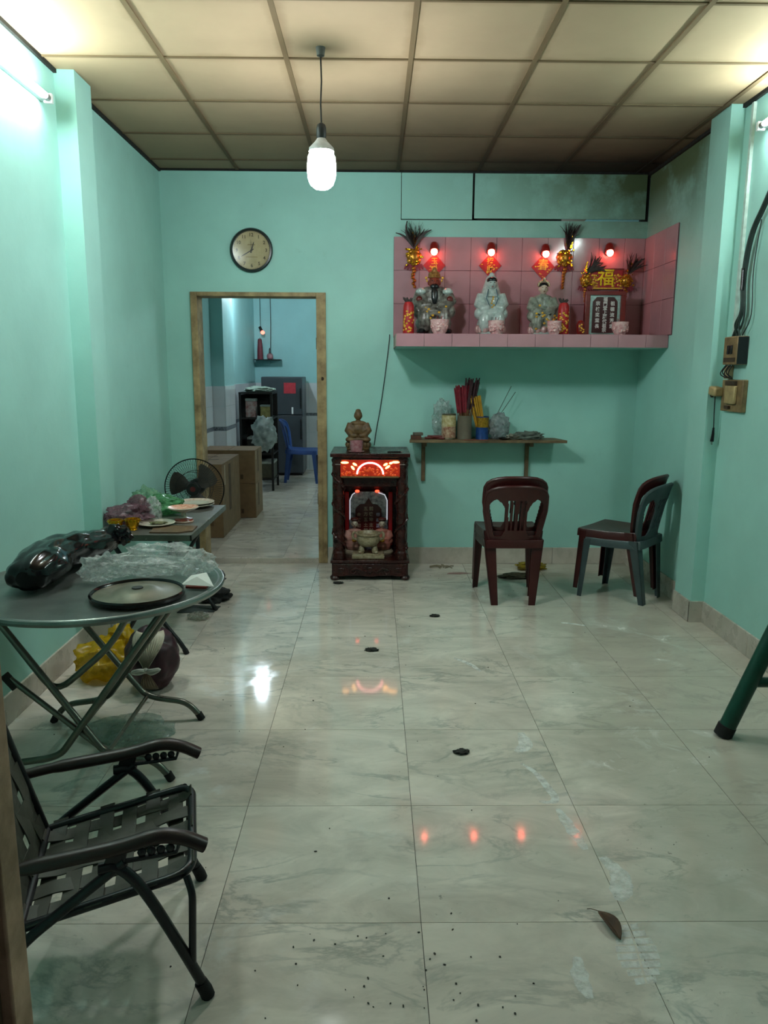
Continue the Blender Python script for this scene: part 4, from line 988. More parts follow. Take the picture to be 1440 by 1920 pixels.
# ------------------------------------------------------------------ rectangular folding table at the back left
QZ = .70
qt = thing('folding_table', 'low rectangular folding table against the left wall', 'table', (-1.262, 4.46, 0))
MB().box(-.272, .272, -.475, .475, QZ - .03, QZ).build('tabletop', M('steel_clad_top', '6f6d66', .35, .5, var=.35, scale=8), qt, bevel=.004)
MB().box(-.276, .276, -.479, -.474, QZ - .032, QZ + .001).build('edge_strip', STEEL, qt); MB().box(.271, .276, -.479, .479, QZ - .032, QZ + .001).build('edge_strip', STEEL, qt)
for y in (-.41, .38):
    for sx in (-1, 1):
        l = MB().tube(fillet([(sx * .205, y, .01), (sx * .17, y, .07), (sx * .10, y, .16), (-sx * .19, y, QZ - .03)], .08, 5), .013, 10).build('leg', BLKT, qt); MB().tube([(sx * .207, y, .001), (sx * .195, y, .028)], .0155, 10).build('rubber_foot', RUB, l)
MB().tube([(-.19, -.41, QZ - .035), (-.19, .38, QZ - .035)], .01, 8).build('rail', BLKT, qt); MB().tube([(.19, -.41, QZ - .035), (.19, .38, QZ - .035)], .01, 8).build('rail', BLKT, qt)

for x, y, lb in ((-1.425, 4.085, 'gold offering cup nearest the left wall'), (-1.342, 4.115, 'gold offering cup beside the white plate')):
    t = thing('gold_cup', lb, 'cup', (x, y, QZ), group='gold offering cups on the folding table')
    MB().lathe([(.022, 0), (.026, .004), (.02, .01), (.034, .03), (.038, .055), (.040, .066), (.036, .066), (.033, .04), (0, .03)], 24, wob=lambda a, z: 1 + .05 * math.cos(10 * a)).build('cup', GOLD, t)
    g = MB()
    for k in range(14): a = 2 * PI * k / 14; g.ell((.038 * math.cos(a), .038 * math.sin(a), .058), (.008, .008, .007), 6)
    g.build('beaded_rim', GOLD, t)['kind'] = 'stuff'
PURP = plastic_film('purple_net_plastic', '86646e', .5, .3); GRN = plastic_film('green_plastic', '5fa06c', .6, .25)
o = crumple('purple_bag', PURP, None, (-1.425, 4.29, QZ + .055), (.135, .10, .06), 61, .5, 1.7, base=QZ + .001, rotz=.3, sharp=22, jit=.03); tag(o, 'crumpled purple plastic bag behind the gold cups', 'bag')
o = crumple('purple_bag_neck', PURP, bpy.data.objects['purple_bag'], (-1.37, 4.33, QZ + .11), (.065, .05, .05), 63, .5, 1.4, sub=3, sharp=20, jit=.05)
o = crumple('clear_wrap', CLR, None, (-1.30, 4.36, QZ + .07), (.055, .05, .075), 66, .45, 3, base=QZ + .02); tag(o, 'clear plastic wrap between purple and green bags', 'bag')
o = crumple('green_bag', GRN, None, (-1.30, 4.60, QZ + .055), (.14, .11, .062), 71, .45, 1.7, base=QZ + .001, rotz=-.4, sharp=22, jit=.03); tag(o, 'full green plastic bag on the folding table', 'bag')
o = crumple('pale_green_bag', plastic_film('pale_green_plastic', '9cc6a6', .4), None, (-1.44, 4.70, QZ + .07), (.09, .09, .085), 75, .45, 2.8, base=QZ + .001); tag(o, 'pale green plastic bag against the left wall', 'bag')
PLATE = M('white_plate_glaze', 'b9b3a2', .2, var=.15, scale=20)
def plate(x, y, z, r, lb, m=PLATE, h=.018, nm='plate', rimm=None):
    t = thing(nm, lb, 'plate', (x, y, z)); MB().lathe([(r * .55, 0), (r * .6, .003), (r * .97, h), (r, h + .002), (r * .96, h + .004), (r * .58, .008), (0, .007)], 40).build('dish', m, t)
    if rimm: MB().lathe([(r * .72, h * .55 + .004), (r * .95, h + .0045)], 40, cap=False).build('painted_rim', rimm, t)
    return t
plate(-1.245, 4.24, QZ, .105, 'white plate with scraps in front of green bag')
o = crumple('food_scrap', M('olive_scraps', '6b6a48', .7, var=.5), None, (-1.235, 4.24, QZ + .018), (.05, .03, .008), 80, .5, 3, sub=3, base=QZ + .012); tag(o, 'olive scraps on the white plate', 'scrap')
FLP = M('flowered_plate_rim', 'b08a7c', .25, var=.6, scale=55, dark='cfc6b4')
plate(-1.17, 4.86, QZ, .125, 'lower flowered plate of the stack near the fan', PLATE, .02, 'flowered_plate', FLP); plate(-1.17, 4.86, QZ + .014, .125, 'upper flowered plate of the stack near the fan', PLATE, .02, 'flowered_plate', FLP)
t = thing('footed_bowl', 'orange and white footed offering dish on folding table', 'bowl', (-1.12, 4.36, QZ))
MB().lathe([(.055, 0), (.058, .006), (.05, .02), (.016, .03), (.014, .055), (.03, .062), (.075, .078), (.09, .088), (.086, .09), (.05, .076), (0, .07)], 36).build('dish', PLATE, t)
MB().lathe([(.086, .0905), (.05, .0768), (.02, .073)], 36, cap=False).build('orange_pattern', M('orange_pattern', 'b5593a', .3, var=.5, scale=60, dark='d6b9a0'), t); MB().lathe([(.0585, .004), (.0505, .021), (.03, .026)], 36, cap=False).build('red_foot_band', M('red_foot_band', '9c4434', .3, var=.5, scale=60), t)
t = thing('wood_board', 'thin warped brown board lying on folding table edge', 'board', (-1.11, 4.13, QZ), .15); MB().prism([(-.13, -.08), (.02, -.105), (.10, -.07), (.115, .06), (-.02, .09), (-.12, .04)], .001, .008, 'xy').build('sheet', M('brown_fibre_board', '5f4a33', .6, var=.4), t)

# ------------------------------------------------------------------ low folding chair with woven straps (front left)
STRAP = M('olive_grey_strap', '3f4036', .55, var=.3, scale=20); ARMB = M('dark_brown_arm', '2a1c17', .4, var=.3)
fc = thing('folding_chair', 'low folding armchair with woven dark straps by the entrance', 'chair', (-.425, 1.67, 0), math.radians(14.6))
Wd = .47
sf = lambda s: .335 + .19 * (s + .03)          # seat plane height
for y in (0., Wd):
    l = MB().tube(spline([(-.235, y, .405), (-.19, y, .40), (-.135, y, .328), (-.06, y, .165), (.004, y, .012)], 6), .0135, 12).build('front_leg', BLKT, fc)
    MB().tube([(-.012, y, .045), (.0, y, .018), (.005, y, .001)], [.0165, .018, .018], 12).build('rubber_foot', RUB, l)
    l = MB().tube(fillet([(-.175, y, .415), (-.26, y, .355), (-.41, y, .245), (-.60, y, .012)], .05), .0125, 12).build('rear_leg', BLKT, fc)
    MB().tube([(-.585, y, .03), (-.603, y, .001)], .017, 12).build('rubber_foot', RUB, l)
    arm = MB().tube(spline([(-.53, y, .415), (-.40, y, .435), (-.20, y, .452), (-.10, y, .468), (-.04, y, .455), (.012, y, .425)], 7), [.014] * 8 + [.017] * 28, 12, flat=1.25)
    arm = arm.build('armrest', ARMB, fc)
    MB().tube([(-.20, y, .415), (-.055, y, .418), (-.045, y, .45)], .006, 8).build('arm_bracket', BLKT, arm)
    g = MB()
    for k in range(4): g.ell((-.135 + .022 * k, y, .432), (.011, .006, .012), 8)
    g.build('notches', BLKT, arm)
    MB().cbox((-.195, y, .425), (.045, .012, .05), (0, .3, 0)).build('pivot_plate', BLKT, arm, bevel=.003)
    MB().tube(fillet([(-.035, y + (.022 if y == 0 else -.022), sf(-.035)), (-.022, y, .30), (-.03, y, .085)], .03), .0095, 10).build('brace', BLKT, fc)
y0, y1 = .03, Wd - .03
MB().tube(fillet([(-.42, y0, sf(-.42)), (-.02, y0, sf(-.02)), (-.012, y1, sf(-.012)), (-.42, y1, sf(-.42))], .06, 7), .012, 12).build('seat_frame', BLKT, fc)
MB().tube([(-.42, y0, sf(-.42)), (-.42, y1, sf(-.42))], .011, 10).build('rear_rail', BLKT, fc)
def strap(pts, w_dir, hw, th=.0018):
    pts = [Vector(p) for p in pts]; w_dir = Vector(w_dir); vs_ = []
    for i, p in enumerate(pts):
        tn = (pts[min(i + 1, len(pts) - 1)] - pts[max(i - 1, 0)]).normalized(); nn = tn.cross(w_dir).normalized()
        for a, b in ((-1, -1), (1, -1), (1, 1), (-1, 1)): vs_.append(p + w_dir * hw * a + nn * th * b)
    fs = [(i * 4 + j, i * 4 + (j + 1) % 4, i * 4 + 4 + (j + 1) % 4, i * 4 + 4 + j) for i in range(len(pts) - 1) for j in range(4)] + [(3, 2, 1, 0), tuple(len(vs_) - 4 + k for k in range(4))]
    return MB().add(vs_, fs)
nx, ny = 6, 5
for i in range(ny):
    y = y0 + .045 + i * (y1 - y0 - .09) / (ny - 1)
    strap([(-.425 + .41 * k / 36, y, sf(-.425 + .41 * k / 36) + .0035 * math.cos(PI * (k / 36 * nx + i)) - .012 * math.sin(PI * k / 36) + (.012 if k in (0, 36) else .0)) for k in range(37)], (0, 1, 0), .026).build('strap', STRAP, fc)
for j in range(nx):
    x = -.385 + j * .065
    strap([(x, y0 - .012 + (y1 - y0 + .024) * k / 30, sf(x) - .0035 * math.cos(PI * (k / 30 * ny + j)) - .012 * math.sin(PI * k / 30) + (.010 if k in (0, 30) else 0)) for k in range(31)], (.982, 0, .187), .0205).build('strap', STRAP, fc)
bx = lambda z: -.42 - .27 * (z - .24)
MB().tube(fillet([(bx(.24), y0, .24), (bx(.86), y0, .86), (bx(.86), y1, .86), (bx(.24), y1, .24)], .07, 7), .012, 12).build('back_frame', BLKT, fc)
for i in range(5):
    y = y0 + .045 + i * (y1 - y0 - .09) / 4; strap([(bx(.25 + .6 * k / 30) + .0035 * math.cos(PI * (k / 30 * 7 + i)), y, .25 + .6 * k / 30) for k in range(31)], (0, 1, 0), .031).build('back_strap', STRAP, fc)
for j in range(7):
    z = .29 + .085 * j; strap([(bx(z) - .0035 * math.cos(PI * (k / 24 * 5 + j)), y0 - .012 + (y1 - y0 + .024) * k / 24, z) for k in range(25)], (-.26, 0, .965), .03).build('back_strap', STRAP, fc)

# ------------------------------------------------------------------ standing fan
fan = thing('standing_fan', 'black standing fan behind the folding table', 'fan', (-1.355, 5.66, 0), 0)
FB = M('black_fan_plastic', '141716', .4, var=.3)
MB().lathe([(.19, 0), (.2, .01), (.19, .03), (.05, .05), (.025, .07), (0, .07)], 36).build('base', FB, fan)
MB().tube([(0, 0, .05), (0, 0, .50)], .016, 12).build('pole', FB, fan); MB().box(-.045, .045, -.05, .04, .38, .50).build('control_box', FB, fan, bevel=.01)
MB().tube([(0, .0, .50), (0, .03, .62), (0, .05, .70)], [.02, .03, .03], 12).build('neck', FB, fan)
MB().lathe([(0, 0), (.05, .005), (.062, .03), (.058, .11), (.03, .14), (0, .145)], 24, c=(0, .03, .705), mt=Matrix.Rotation(-PI / 2, 4, 'X')).build('motor', FB, fan)
FZ = .705
for f, yy, dp in (('front_guard', -.075, -.03), ('rear_guard', .015, .03)):
    g = MB(); R_ = .222
    g.tube([(R_ * math.cos(a), -.03, FZ + R_ * math.sin(a)) for a in [2 * PI * k / 64 for k in range(64)]], .0042, 6, closed=True)
    for r_ in (.13, .06): g.tube([(r_ * math.cos(a), yy + (dp * .2), FZ + r_ * math.sin(a)) for a in [2 * PI * k / 40 for k in range(40)]], .0022, 5, closed=True)
    for k in range(72):
        a = 2 * PI * k / 72 + (.04 if dp > 0 else 0); g.tube([(r_ * math.cos(a), y_, FZ + r_ * math.sin(a)) for r_, y_ in ((.03, yy + dp * .3), (.16, yy), (.205, yy * .7 - .01), (.222, -.03))], .0011, 4)
    g.build(f, FB, fan)
MB().lathe([(0, .085), (.045, .085), (.05, .08), (.05, .07), (0, .07)], 24, c=(0, 0, FZ), mt=RXm).build('guard_badge', FB, fan); MB().lathe([(0, .0865), (.02, .0865), (.02, .085), (0, .085)], 20, c=(0, 0, FZ), mt=RXm).build('badge_disc', M('dull_red_badge', '4a1616', .4), fan)
for k in range(3):
    a0 = 2 * PI * k / 3 + .6; vs_, fs = [], []; nn = 9
    for lay in (0, .003):
        for i in range(nn):
            r_ = .035 + .155 * i / (nn - 1)
            for j in range(nn):
                v = j / (nn - 1) - .5; a = a0 + v * (1.25 if i < nn - 1 else 1.1) * (1 - .25 * abs(i / (nn - 1) - .55)) + .25 * i / nn; vs_.append((r_ * math.cos(a), -.03 + v * .045 + lay, FZ + r_ * math.sin(a)))
    for lay in (0, nn * nn):
        fs += [(lay + i * nn + j, lay + i * nn + j + 1, lay + (i + 1) * nn + j + 1, lay + (i + 1) * nn + j) for i in range(nn - 1) for j in range(nn - 1)]
    MB().add(vs_, fs).build('blade', M('brown_grey_blade', '3c352f', .4, var=.3), fan)
MB().lathe([(0, .06), (.03, .058), (.042, .045), (.042, .0), (0, 0)], 24, c=(0, 0, FZ), mt=RXm).build('blade_hub', FB, fan)
o = MB().tube(spline([(-1.33, 5.46, .006), (-1.20, 5.50, .006), (-1.14, 5.62, .006), (-1.20, 5.36, .006), (-1.27, 5.36, .006), (-1.33, 5.44, .006)], 6), .0045, 6).build('fan_cable', CORD); tag(o, 'loop of thin fan cable on the floor by the doorway', 'cable')

# ------------------------------------------------------------------ bags and rags on the floor
o = crumple('yellow_bag', plastic_film('yellow_plastic', 'c9a818', .68, .25), None, (-1.40, 3.72, .10), (.15, .12, .11), 91, .35, 2.6, base=.002, rotz=.5); tag(o, 'crumpled yellow plastic bag under the round table', 'bag')
crumple('bag_neck', MATS['yellow_plastic'], o, (-1.33, 3.80, .20), (.065, .06, .06), 93, .5, 2.8, sub=3)
mb_ = thing('maroon_bundle', 'round maroon bundle tied in white plastic on the floor', 'bundle', (-1.11, 3.60, 0))
MAR = M('maroon_cloth_bundle', '3c1022', .45, var=.45, scale=16, dark='1d0810'); CRM = M('cream_plastic', 'bdb7a2', .35, var=.2, scale=18)
bm_ = crumple('bundle_body', MAR, mb_, (0, 0, .155), (.135, .13, .165), 95, .10, 2.2, base=.001, sub=5)
CRB = lambda u, v: Vector((.142 * math.sin(u) * math.cos(v), -.137 * math.cos(u) * math.cos(v), .155 + .172 * math.sin(v)))
vs_, fs = [], []; nu, nv = 28, 12
for i in range(nu + 1):
    for j in range(nv + 1):
        f = j / nv; spread = .06 + 1.15 * f ** 1.3; u = .05 + (i / nu * 2 - 1) * spread; v = -.05 + 1.12 * f; p = CRB(u, v); k = 1 + (.035 * math.cos(i * PI) * (1 - f) + .012)
        vs_.append(Vector((0, 0, .155)) + (p - Vector((0, 0, .155))) * k)
fs = [(i * (nv + 1) + j, (i + 1) * (nv + 1) + j, (i + 1) * (nv + 1) + j + 1, i * (nv + 1) + j + 1) for i in range(nu) for j in range(nv)]
wp = MB().add(vs_, fs).build('white_wrap', CRM, mb_, 30); sd = wp.modifiers.new('s', 'SOLIDIFY'); sd.thickness = .002
vs_ = []
for i in range(13):
    for j in range(7):
        f = j / 6; u = .05 + (i / 12 * 2 - 1) * (.05 + .42 * f); v = -.08 - .8 * f; p = CRB(u, v); vs_.append(Vector((0, 0, .155)) + (p - Vector((0, 0, .155))) * (1.005 + .03 * math.cos(i * PI) * (1 - f)))
w2 = MB().add(vs_, [(i * 7 + j, i * 7 + j + 1, (i + 1) * 7 + j + 1, (i + 1) * 7 + j) for i in range(12) for j in range(6)]).build('lower_wrap', M('tan_plastic', '7d6c58', .4, var=.3), mb_, 30); sd = w2.modifiers.new('s', 'SOLIDIFY'); sd.thickness = .002
for sx in (-1, 1): MB().tube(spline([(.01, -.15, .145), (.01 + sx * .03, -.162, .152), (.01 + sx * .065, -.155, .146 + .008 * sx), (.01 + sx * .03, -.158, .135), (.01, -.15, .145)], 5), .009, 8).build('bow_loop', M('white_plastic_tie', 'b9bab0', .35), mb_)
MB().ell((.01, -.152, .146), (.014, .012, .015), 10).build('knot', M('white_plastic_tie', 'b9bab0', .35), mb_)
o = crumple('clear_sheet', plastic_film('sea_green_film', 'bccfc6', .25, .2), None, (-1.08, 3.09, .02), (.19, .14, .035), 101, .3, 2.2, base=.002); tag(o, 'flat pale plastic sheet on the floor under round table', 'sheet')
o = crumple('dark_cloth', M('charcoal_cloth', '1e211f', .85, var=.4), None, (-1.12, 5.06, .045), (.12, .10, .06), 103, .4, 2.2, base=.002); tag(o, 'heap of charcoal cloth under the folding table', 'cloth')
MB().prism([(-1.30, 4.78), (-1.06, 4.80), (-1.04, 4.92), (-1.28, 4.95)], .001, .006, 'xy').build('cloth_flap', M('grey_cloth_flap', '3a423e', .8), o)
o = crumple('white_wad', plastic_film('dirty_white_film', 'c0c2b6', .35), None, (-1.13, 4.66, .022), (.065, .05, .028), 105, .45, 2.6, base=.002); tag(o, 'small dirty white plastic wad on floor before cloth heap', 'wad')
o = crumple('blue_rag', M('navy_rag', '1f3562', .8, var=.3), None, (-1.40, 5.30, .03), (.06, .06, .035), 106, .4, 2.6, base=.002); tag(o, 'small navy blue rag on floor behind folding table', 'rag')
o = crumple('floor_sack', plastic_film('pale_sack', 'b3b7ae', .6), None, (-1.36, 5.02, .06), (.11, .10, .08), 108, .35, 2.4, base=.002); tag(o, 'pale plastic sack under the back of folding table', 'bag')
o = crumple('brown_rag', M('brown_rag_cloth', '4a4130', .85, var=.4), None, (1.13, 5.68, .014), (.15, .06, .02), 110, .5, 2.6, base=.002); tag(o, 'flat brown rag on floor beneath the stacked chairs', 'rag')
o = crumple('yellow_rag', plastic_film('mustard_film', 'a08a2c', .75), None, (1.28, 5.92, .03), (.12, .07, .035), 112, .45, 2.6, base=.002); tag(o, 'mustard yellow plastic scrap at the wall behind chairs', 'rag')
o = MB().prism([(.58, 5.78), (.68, 5.77), (.78, 5.80), (.70, 5.83), (.60, 5.815)], .0008, .002, 'xy').build('pink_paper', M('faded_pink_paper', '9c7a74', .8)); tag(o, 'faded pink paper scrap right of the floor shrine', 'paper')
random.seed(31)
g = MB()
for k in range(7): 
    a = random.uniform(0, PI); c = Vector((.56 + random.uniform(-.07, .1), 6.02 + random.uniform(-.05, .05), .005)); d = Vector((math.cos(a), math.sin(a), 0)) * .05; g.tube(spline([c - d, c + Vector((.01, .01, .006)), c + d], 4), .004, 6)
g.build('straw_bits', M('straw', '8a8068', .8))['kind'] = 'stuff'; tag(bpy.data.objects['straw_bits'], 'scattered straw bits against the back wall', 'straw')
lf = thing('dry_leaf', 'dry brown leaf curled on the floor in front', 'leaf', (.677, 1.90, .002), .35)
vs_ = []
for i in range(9):
    u = i / 8; w_ = .022 * math.sin(PI * u) ** .8
    for v in (-1, -.4, 0, .4, 1): vs_.append((w_ * v + .01 * math.sin(u * 3), -.055 + .11 * u, .004 + .014 * abs(v) * math.sin(PI * u) + .012 * u * u))
b_ = MB().add(vs_, [(i * 5 + j, i * 5 + j + 1, i * 5 + 6 + j, i * 5 + 5 + j) for i in range(8) for j in range(4)]).build('blade', M('dry_leaf_brown', '4a3420', .7, var=.4), lf); sd = b_.modifiers.new('s', 'SOLIDIFY'); sd.thickness = .001
MB().tube([(.0014, .055, .016), (-.008, .075, .01), (-.012, .085, .003)], .0012, 5).build('stalk', M('dry_leaf_brown', '4a3420', .7), lf)
for x, y, r_, lb in ((.37, 2.918, .026, 'dark litter chip on the floor in the middle'), (-.011, 4.102, .032, 'dark litter chip in front of the floor shrine'), (.399, 4.719, .026, 'dark litter chip before the stacked maroon chairs'), (-1.215, 5.82, .014, 'small black litter chip at the doorway threshold'), (-.27, 5.50, .03, 'dark crumpled litter chip left of shrine foot')):
    o = crumple('litter_chip', M('dark_litter', '23241f', .8, var=.4), None, (x, y, .006), (r_ * 1.3, r_ * .8, .010), int(abs(x) * 100) + 3, .5, 2.8, sub=3, base=.0015); tag(o, lb, 'litter', 'litter chips on the floor')
g = MB()
for k in range(150):
    x, y = random.uniform(-1.4, 2.0), random.uniform(1.3, 6.0)
    if k % 3 == 0: x, y = random.gauss(.05, .22), random.gauss(1.75, .16)
    if k % 11 == 0: x, y = random.gauss(-.28, .15), random.gauss(5.42, .1)
    r_ = random.uniform(.0012, .0036); g.ell((x, y, .0015), (r_ * random.uniform(.7, 2), r_, .0015), 6, rot=(0, 0, random.uniform(0, 3)))
o = g.build('floor_crumbs', M('grey_crumbs', '34352e', .8)); o['kind'] = 'stuff'; tag(o, 'tiny dark crumbs scattered over the floor', 'crumbs')

# pale powder tracks trodden into the tiles
def powder(name):
    m, nt, b = base_mat(name); pos = nd(nt, 'NewGeometry').outputs['Position']
    b.inputs['Base Color'].default_value = (.84, .86, .82, 1); b.inputs['Roughness'].default_value = .8
    a = mth(nt, 'MULTIPLY', rampn(nt, noisen(nt, pos, 26, 5, .7), .25, .58), .74); nt.links.new(a, b.inputs['Alpha']); return m
POW = powder('white_powder')
def smear(pts, w_, lb, nm='powder_streak'):
    P_ = spline([(x, y, 0) for x, y in pts], 8); vs_ = []
    for i, p in enumerate(P_):
        tn = (P_[min(i + 1, len(P_) - 1)] - P_[max(i - 1, 0)]).normalized(); n = Vector((-tn.y, tn.x, 0)); ww = w_ * (.35 + .65 * math.sin(PI * (i + .5) / len(P_))) * (1 + .35 * noise.noise(p * 40))
        vs_ += [(p + n * ww)[:2] + (.0006,), (p - n * ww)[:2] + (.0006,)]
    k = len(P_)
    return tag(MB().add(vs_, [(i * 2, i * 2 + 1, i * 2 + 3, i * 2 + 2) for i in range(k - 1)]).build(nm, POW, None, 0), lb, 'powder', 'white powder marks on the floor')
smear([(.605, 2.83), (.649, 2.754), (.673, 2.644), (.684, 2.575), (.662, 2.548), (.618, 2.553)], .016, 'bent white powder streak on the middle of the floor')
smear([(.676, 2.505), (.697, 2.364), (.712, 2.265)], .022, 'straight white powder streak beside a tile joint')
smear([(.756, 2.225), (.785, 2.137), (.765, 2.06), (.745, 2.015)], .035, 'broad faded white powder patch on the right tile joint')
smear([(.56, 1.795), (.548, 1.72), (.555, 1.655)], .022, 'short white powder streak left of the shoe print')
smear([(.45, 3.99), (.525, 3.901), (.575, 3.795)], .015, 'thin white powder streak far out on the floor')
smear([(1.20, 4.597), (1.27, 4.575), (1.34, 4.54)], .016, 'thin white powder streak in front of the right chairs')
smear([(.655, 3.10), (.652, 2.98), (.60, 2.93)], .03, 'soft white powder smudge beyond the bent streak')
shp = thing('shoe_print', 'white powder shoe print on the floor at front right', 'print', (.728, 1.80, 0), -.12)
for k in range(8):
    y = -.10 + .028 * k; hw = .052 * math.sin(PI * (k + 1.4) / 9.6) + .006
    for sx in (-1, 1):
        MB().add([(sx * .003, y, .0006), (sx * hw, y + .008 * sx, .0006), (sx * hw, y + .022 + .008 * sx, .0006), (sx * .003, y + .022, .0006)], [(0, 1, 2, 3)]).build('tread_mark', POW, shp, 0)

# ------------------------------------------------------------------ green steel trestle (front right)
GRNM = M('dark_green_enamel', '0f4436', .35, var=.3, scale=12)
tr = thing('steel_trestle', 'dark green steel trestle with black feet at right edge', 'trestle', (1.81, 2.74, 0))
for y in (.33, -.33):
    for sx in (-1, 1):
        l = MB().tube([(sx * .262, y, .012), (sx * .262 - sx * .378 * .66, y, .67)], .036, 14).build('leg', GRNM, tr); MB().tube([(sx * .268, y, .001), (sx * .25, y, .048)], .0395, 14).build('rubber_foot', RUB, l)
    MB().tube([(-.165, y, .25), (.165, y, .25)], .022, 12).build('crossbar', GRNM, tr)
MB().tube([(0, -.40, .69), (0, .40, .69)], .035, 14).build('top_bar', GRNM, tr)

# ------------------------------------------------------------------ wiring on the right wall
TAN = M('yellowed_plastic', '8d7852', .5, var=.4, scale=14, dark='5c4a30'); DKBR = M('grimy_brown', '3b2e20', .6, var=.4)
eb = thing('breaker_box', 'yellowed breaker box with dark side on the right wall', 'breaker box', (XR, 4.42, 1.705))
MB().box(-.065, 0, -.085, .085, -.08, .08).build('case', TAN, eb, bevel=.006); MB().box(-.062, -.004, -.0875, -.0845, -.076, .076).build('dark_side', M('black_box_side', '15171a', .4), eb)  # near side of the case is darker than the rest
for y in (-.02, .018): MB().box(-.072, -.064, y - .012, y + .012, -.02, .03).build('switch', BLACK, eb, bevel=.002)
MB().box(-.068, -.064, -.07, .07, -.065, -.04).build('label_strip', DKBR, eb)
sk = thing('socket_board', 'grimy tan socket board with plugs and loose wires', 'socket board', (XR, 4.43, 1.45))
MB().box(-.03, 0, -.13, .13, -.095, .09).build('board', TAN, sk, bevel=.004); MB().box(-.05, -.03, -.07, .05, -.05, .055).build('socket_plate', M('pale_tan_plate', 'a08d62', .5, var=.3), sk, bevel=.006)
MB().box(-.046, -.03, -.06, .06, .058, .082).build('terminal_strip', DKBR, sk); MB().box(-.046, -.03, .0, .05, -.08, -.062).build('terminal_strip', DKBR, sk)
ad = MB().cbox((-.055, .15, .02), (.06, .09, .055), (.1, 0, 0)).build('plug_adapter', M('pale_tan_plate', 'a08d62', .5), sk, bevel=.012); MB().ell((-.06, .195, -.005), (.014, .02, .014), 10).build('plug_nub', DKBR, ad)
MB().box(-.035, 0, .06, .115, .095, .172).build('junction_cover', M('shiny_tan', '9a8560', .25), sk, bevel=.004)
MB().tube([(-.055, .155, -.01), (-.05, .16, -.12), (-.045, .162, -.20)], .0035, 6).build('dangling_lead', CORD, sk); MB().tube([(-.045, .162, -.20), (-.045, .163, -.24), (-.047, .166, -.285)], [.006, .009, .012], 8).build('dangling_plug', BLACK, sk)
for dy in (-.006, .006): MB().tube([(-.047, .166 + dy, -.285), (-.047, .166 + dy, -.305)], .002, 6).build('plug_pin', STEEL, sk)
for k in range(5): MB().tube(spline([(-.04, -.01 + .02 * k, .10), (-.06, .0 + .025 * k, .125 + .01 * (k % 2)), (-.05, -.03 + .02 * k, .18)], 5), .003, 6).build('short_wire', CORD, sk)
cn = MB().box(XR - .018, XR - .0005, 4.49, 4.515, 1.66, H - .03).build('cable_conduit', M('pale_conduit', 'b6c9c0', .5)); tag(cn, 'narrow pale cable conduit running up beside the right pillar', 'conduit')
cb = thing('cable_bundle', 'thick bundle of dark cables hanging to the breaker box', 'cable', (0, 0, 0)); random.seed(9)
for k in range(5):
    dx, dy = random.uniform(-.008, .008), random.uniform(-.012, .012)
    MB().tube(spline([(2.095 + dx * .5, 4.02 + dy, 2.74), (2.09 + dx, 4.23 + dy, 2.48), (2.085 + dx, 4.345 + dy, 2.33), (2.085 + dx, 4.395 + dy, 2.12), (2.085 + dx, 4.375 + dy, 1.93), (2.08 + dx, 4.40 + dy * 3, 1.85), (2.085, 4.38 + .02 * k, 1.78)], 7), .0062, 8).build('cable', M('dark_green_cable', '20302c', .5, var=.3), cb)
MB().tube([(2.085, 4.397, 2.16), (2.085, 4.392, 2.04)], .015, 10).build('tape_wrap', BLACK, cb); MB().tube(spline([(2.10, 4.28, 2.40), (2.105, 4.33, 2.15), (2.10, 4.30, 1.9), (2.09, 4.36, 1.79)], 6), .003, 6).build('loose_wire', CORD, cb)
MB().tube(spline([(2.10, 4.44, 1.92), (2.09, 4.42, 1.88), (2.09, 4.50, 1.76), (2.09, 4.55, 1.64)], 6), .0035, 6).build('loose_wire', CORD, cb)

# ------------------------------------------------------------------ rear room
CARD = M('brown_cardboard', '7a6143', .75, var=.2, scale=10, bump=.05); CARDD = M('dark_cardboard', '54402a', .8, var=.3, scale=12)
def carton(label, x0, x1, y0, y1, z0, z1, openings=False):
    t = thing('cardboard_box', label, 'box', ((x0 + x1) / 2, (y0 + y1) / 2, z0), group='cardboard boxes behind the doorway'); a, b, h = (x1 - x0) / 2, (y1 - y0) / 2, z1 - z0
    MB().box(-a, a, -b, b, 0.001, h - .006).build('body', CARD, t, bevel=.004)
    MB().box(-a, -.004, -b, b, h - .006, h).build('top_flap', CARD, t); MB().box(.004, a, -b, b, h - .006, h).build('top_flap', CARD, t)
    MB().box(-.004, .004, -b, b, h - .006, h - .003).build('flap_gap', CARDD, t)
    MB().box(a, a + .001, -b * .3, -b * .05, h * .3, h * .95).build('torn_patch', CARDD, t); MB().box(a, a + .0015, -b * .75, -b * .68, h * .7, h * .97).build('tape_strip', M('packing_tape', 'a89678', .3), t)
    if openings:
        for k in range(5): MB().cbox((-.1 + .07 * k % .2, -b * .7 + .28 * k * b, h + .0006), (.13, .05, .001), (0, 0, .3 * (-1) ** k)).build('tear_hole', CARDD, t)
    MB().cbox((a * .5, -b - .001, h * .2), (.03, .002, .05)).build('hand_hole', CARDD, t)
carton('tall cardboard box nearest the doorway in rear room', -1.82, -1.40, 6.88, 7.78, ZR, .735, True)
carton('lower cardboard box of the stack behind the doorway', -1.82, -1.25, 7.87, 8.35, ZR, .415); carton('upper cardboard box of the stack behind the doorway', -1.82, -1.25, 7.87, 8.35, .416, .765)
fr = thing('refrigerator', 'dark grey refrigerator with red note at the end wall', 'refrigerator', (-1.36, 11.53, ZR)); FRG = M('dark_grey_enamel', '3a3f44', .35, var=.15, scale=5)
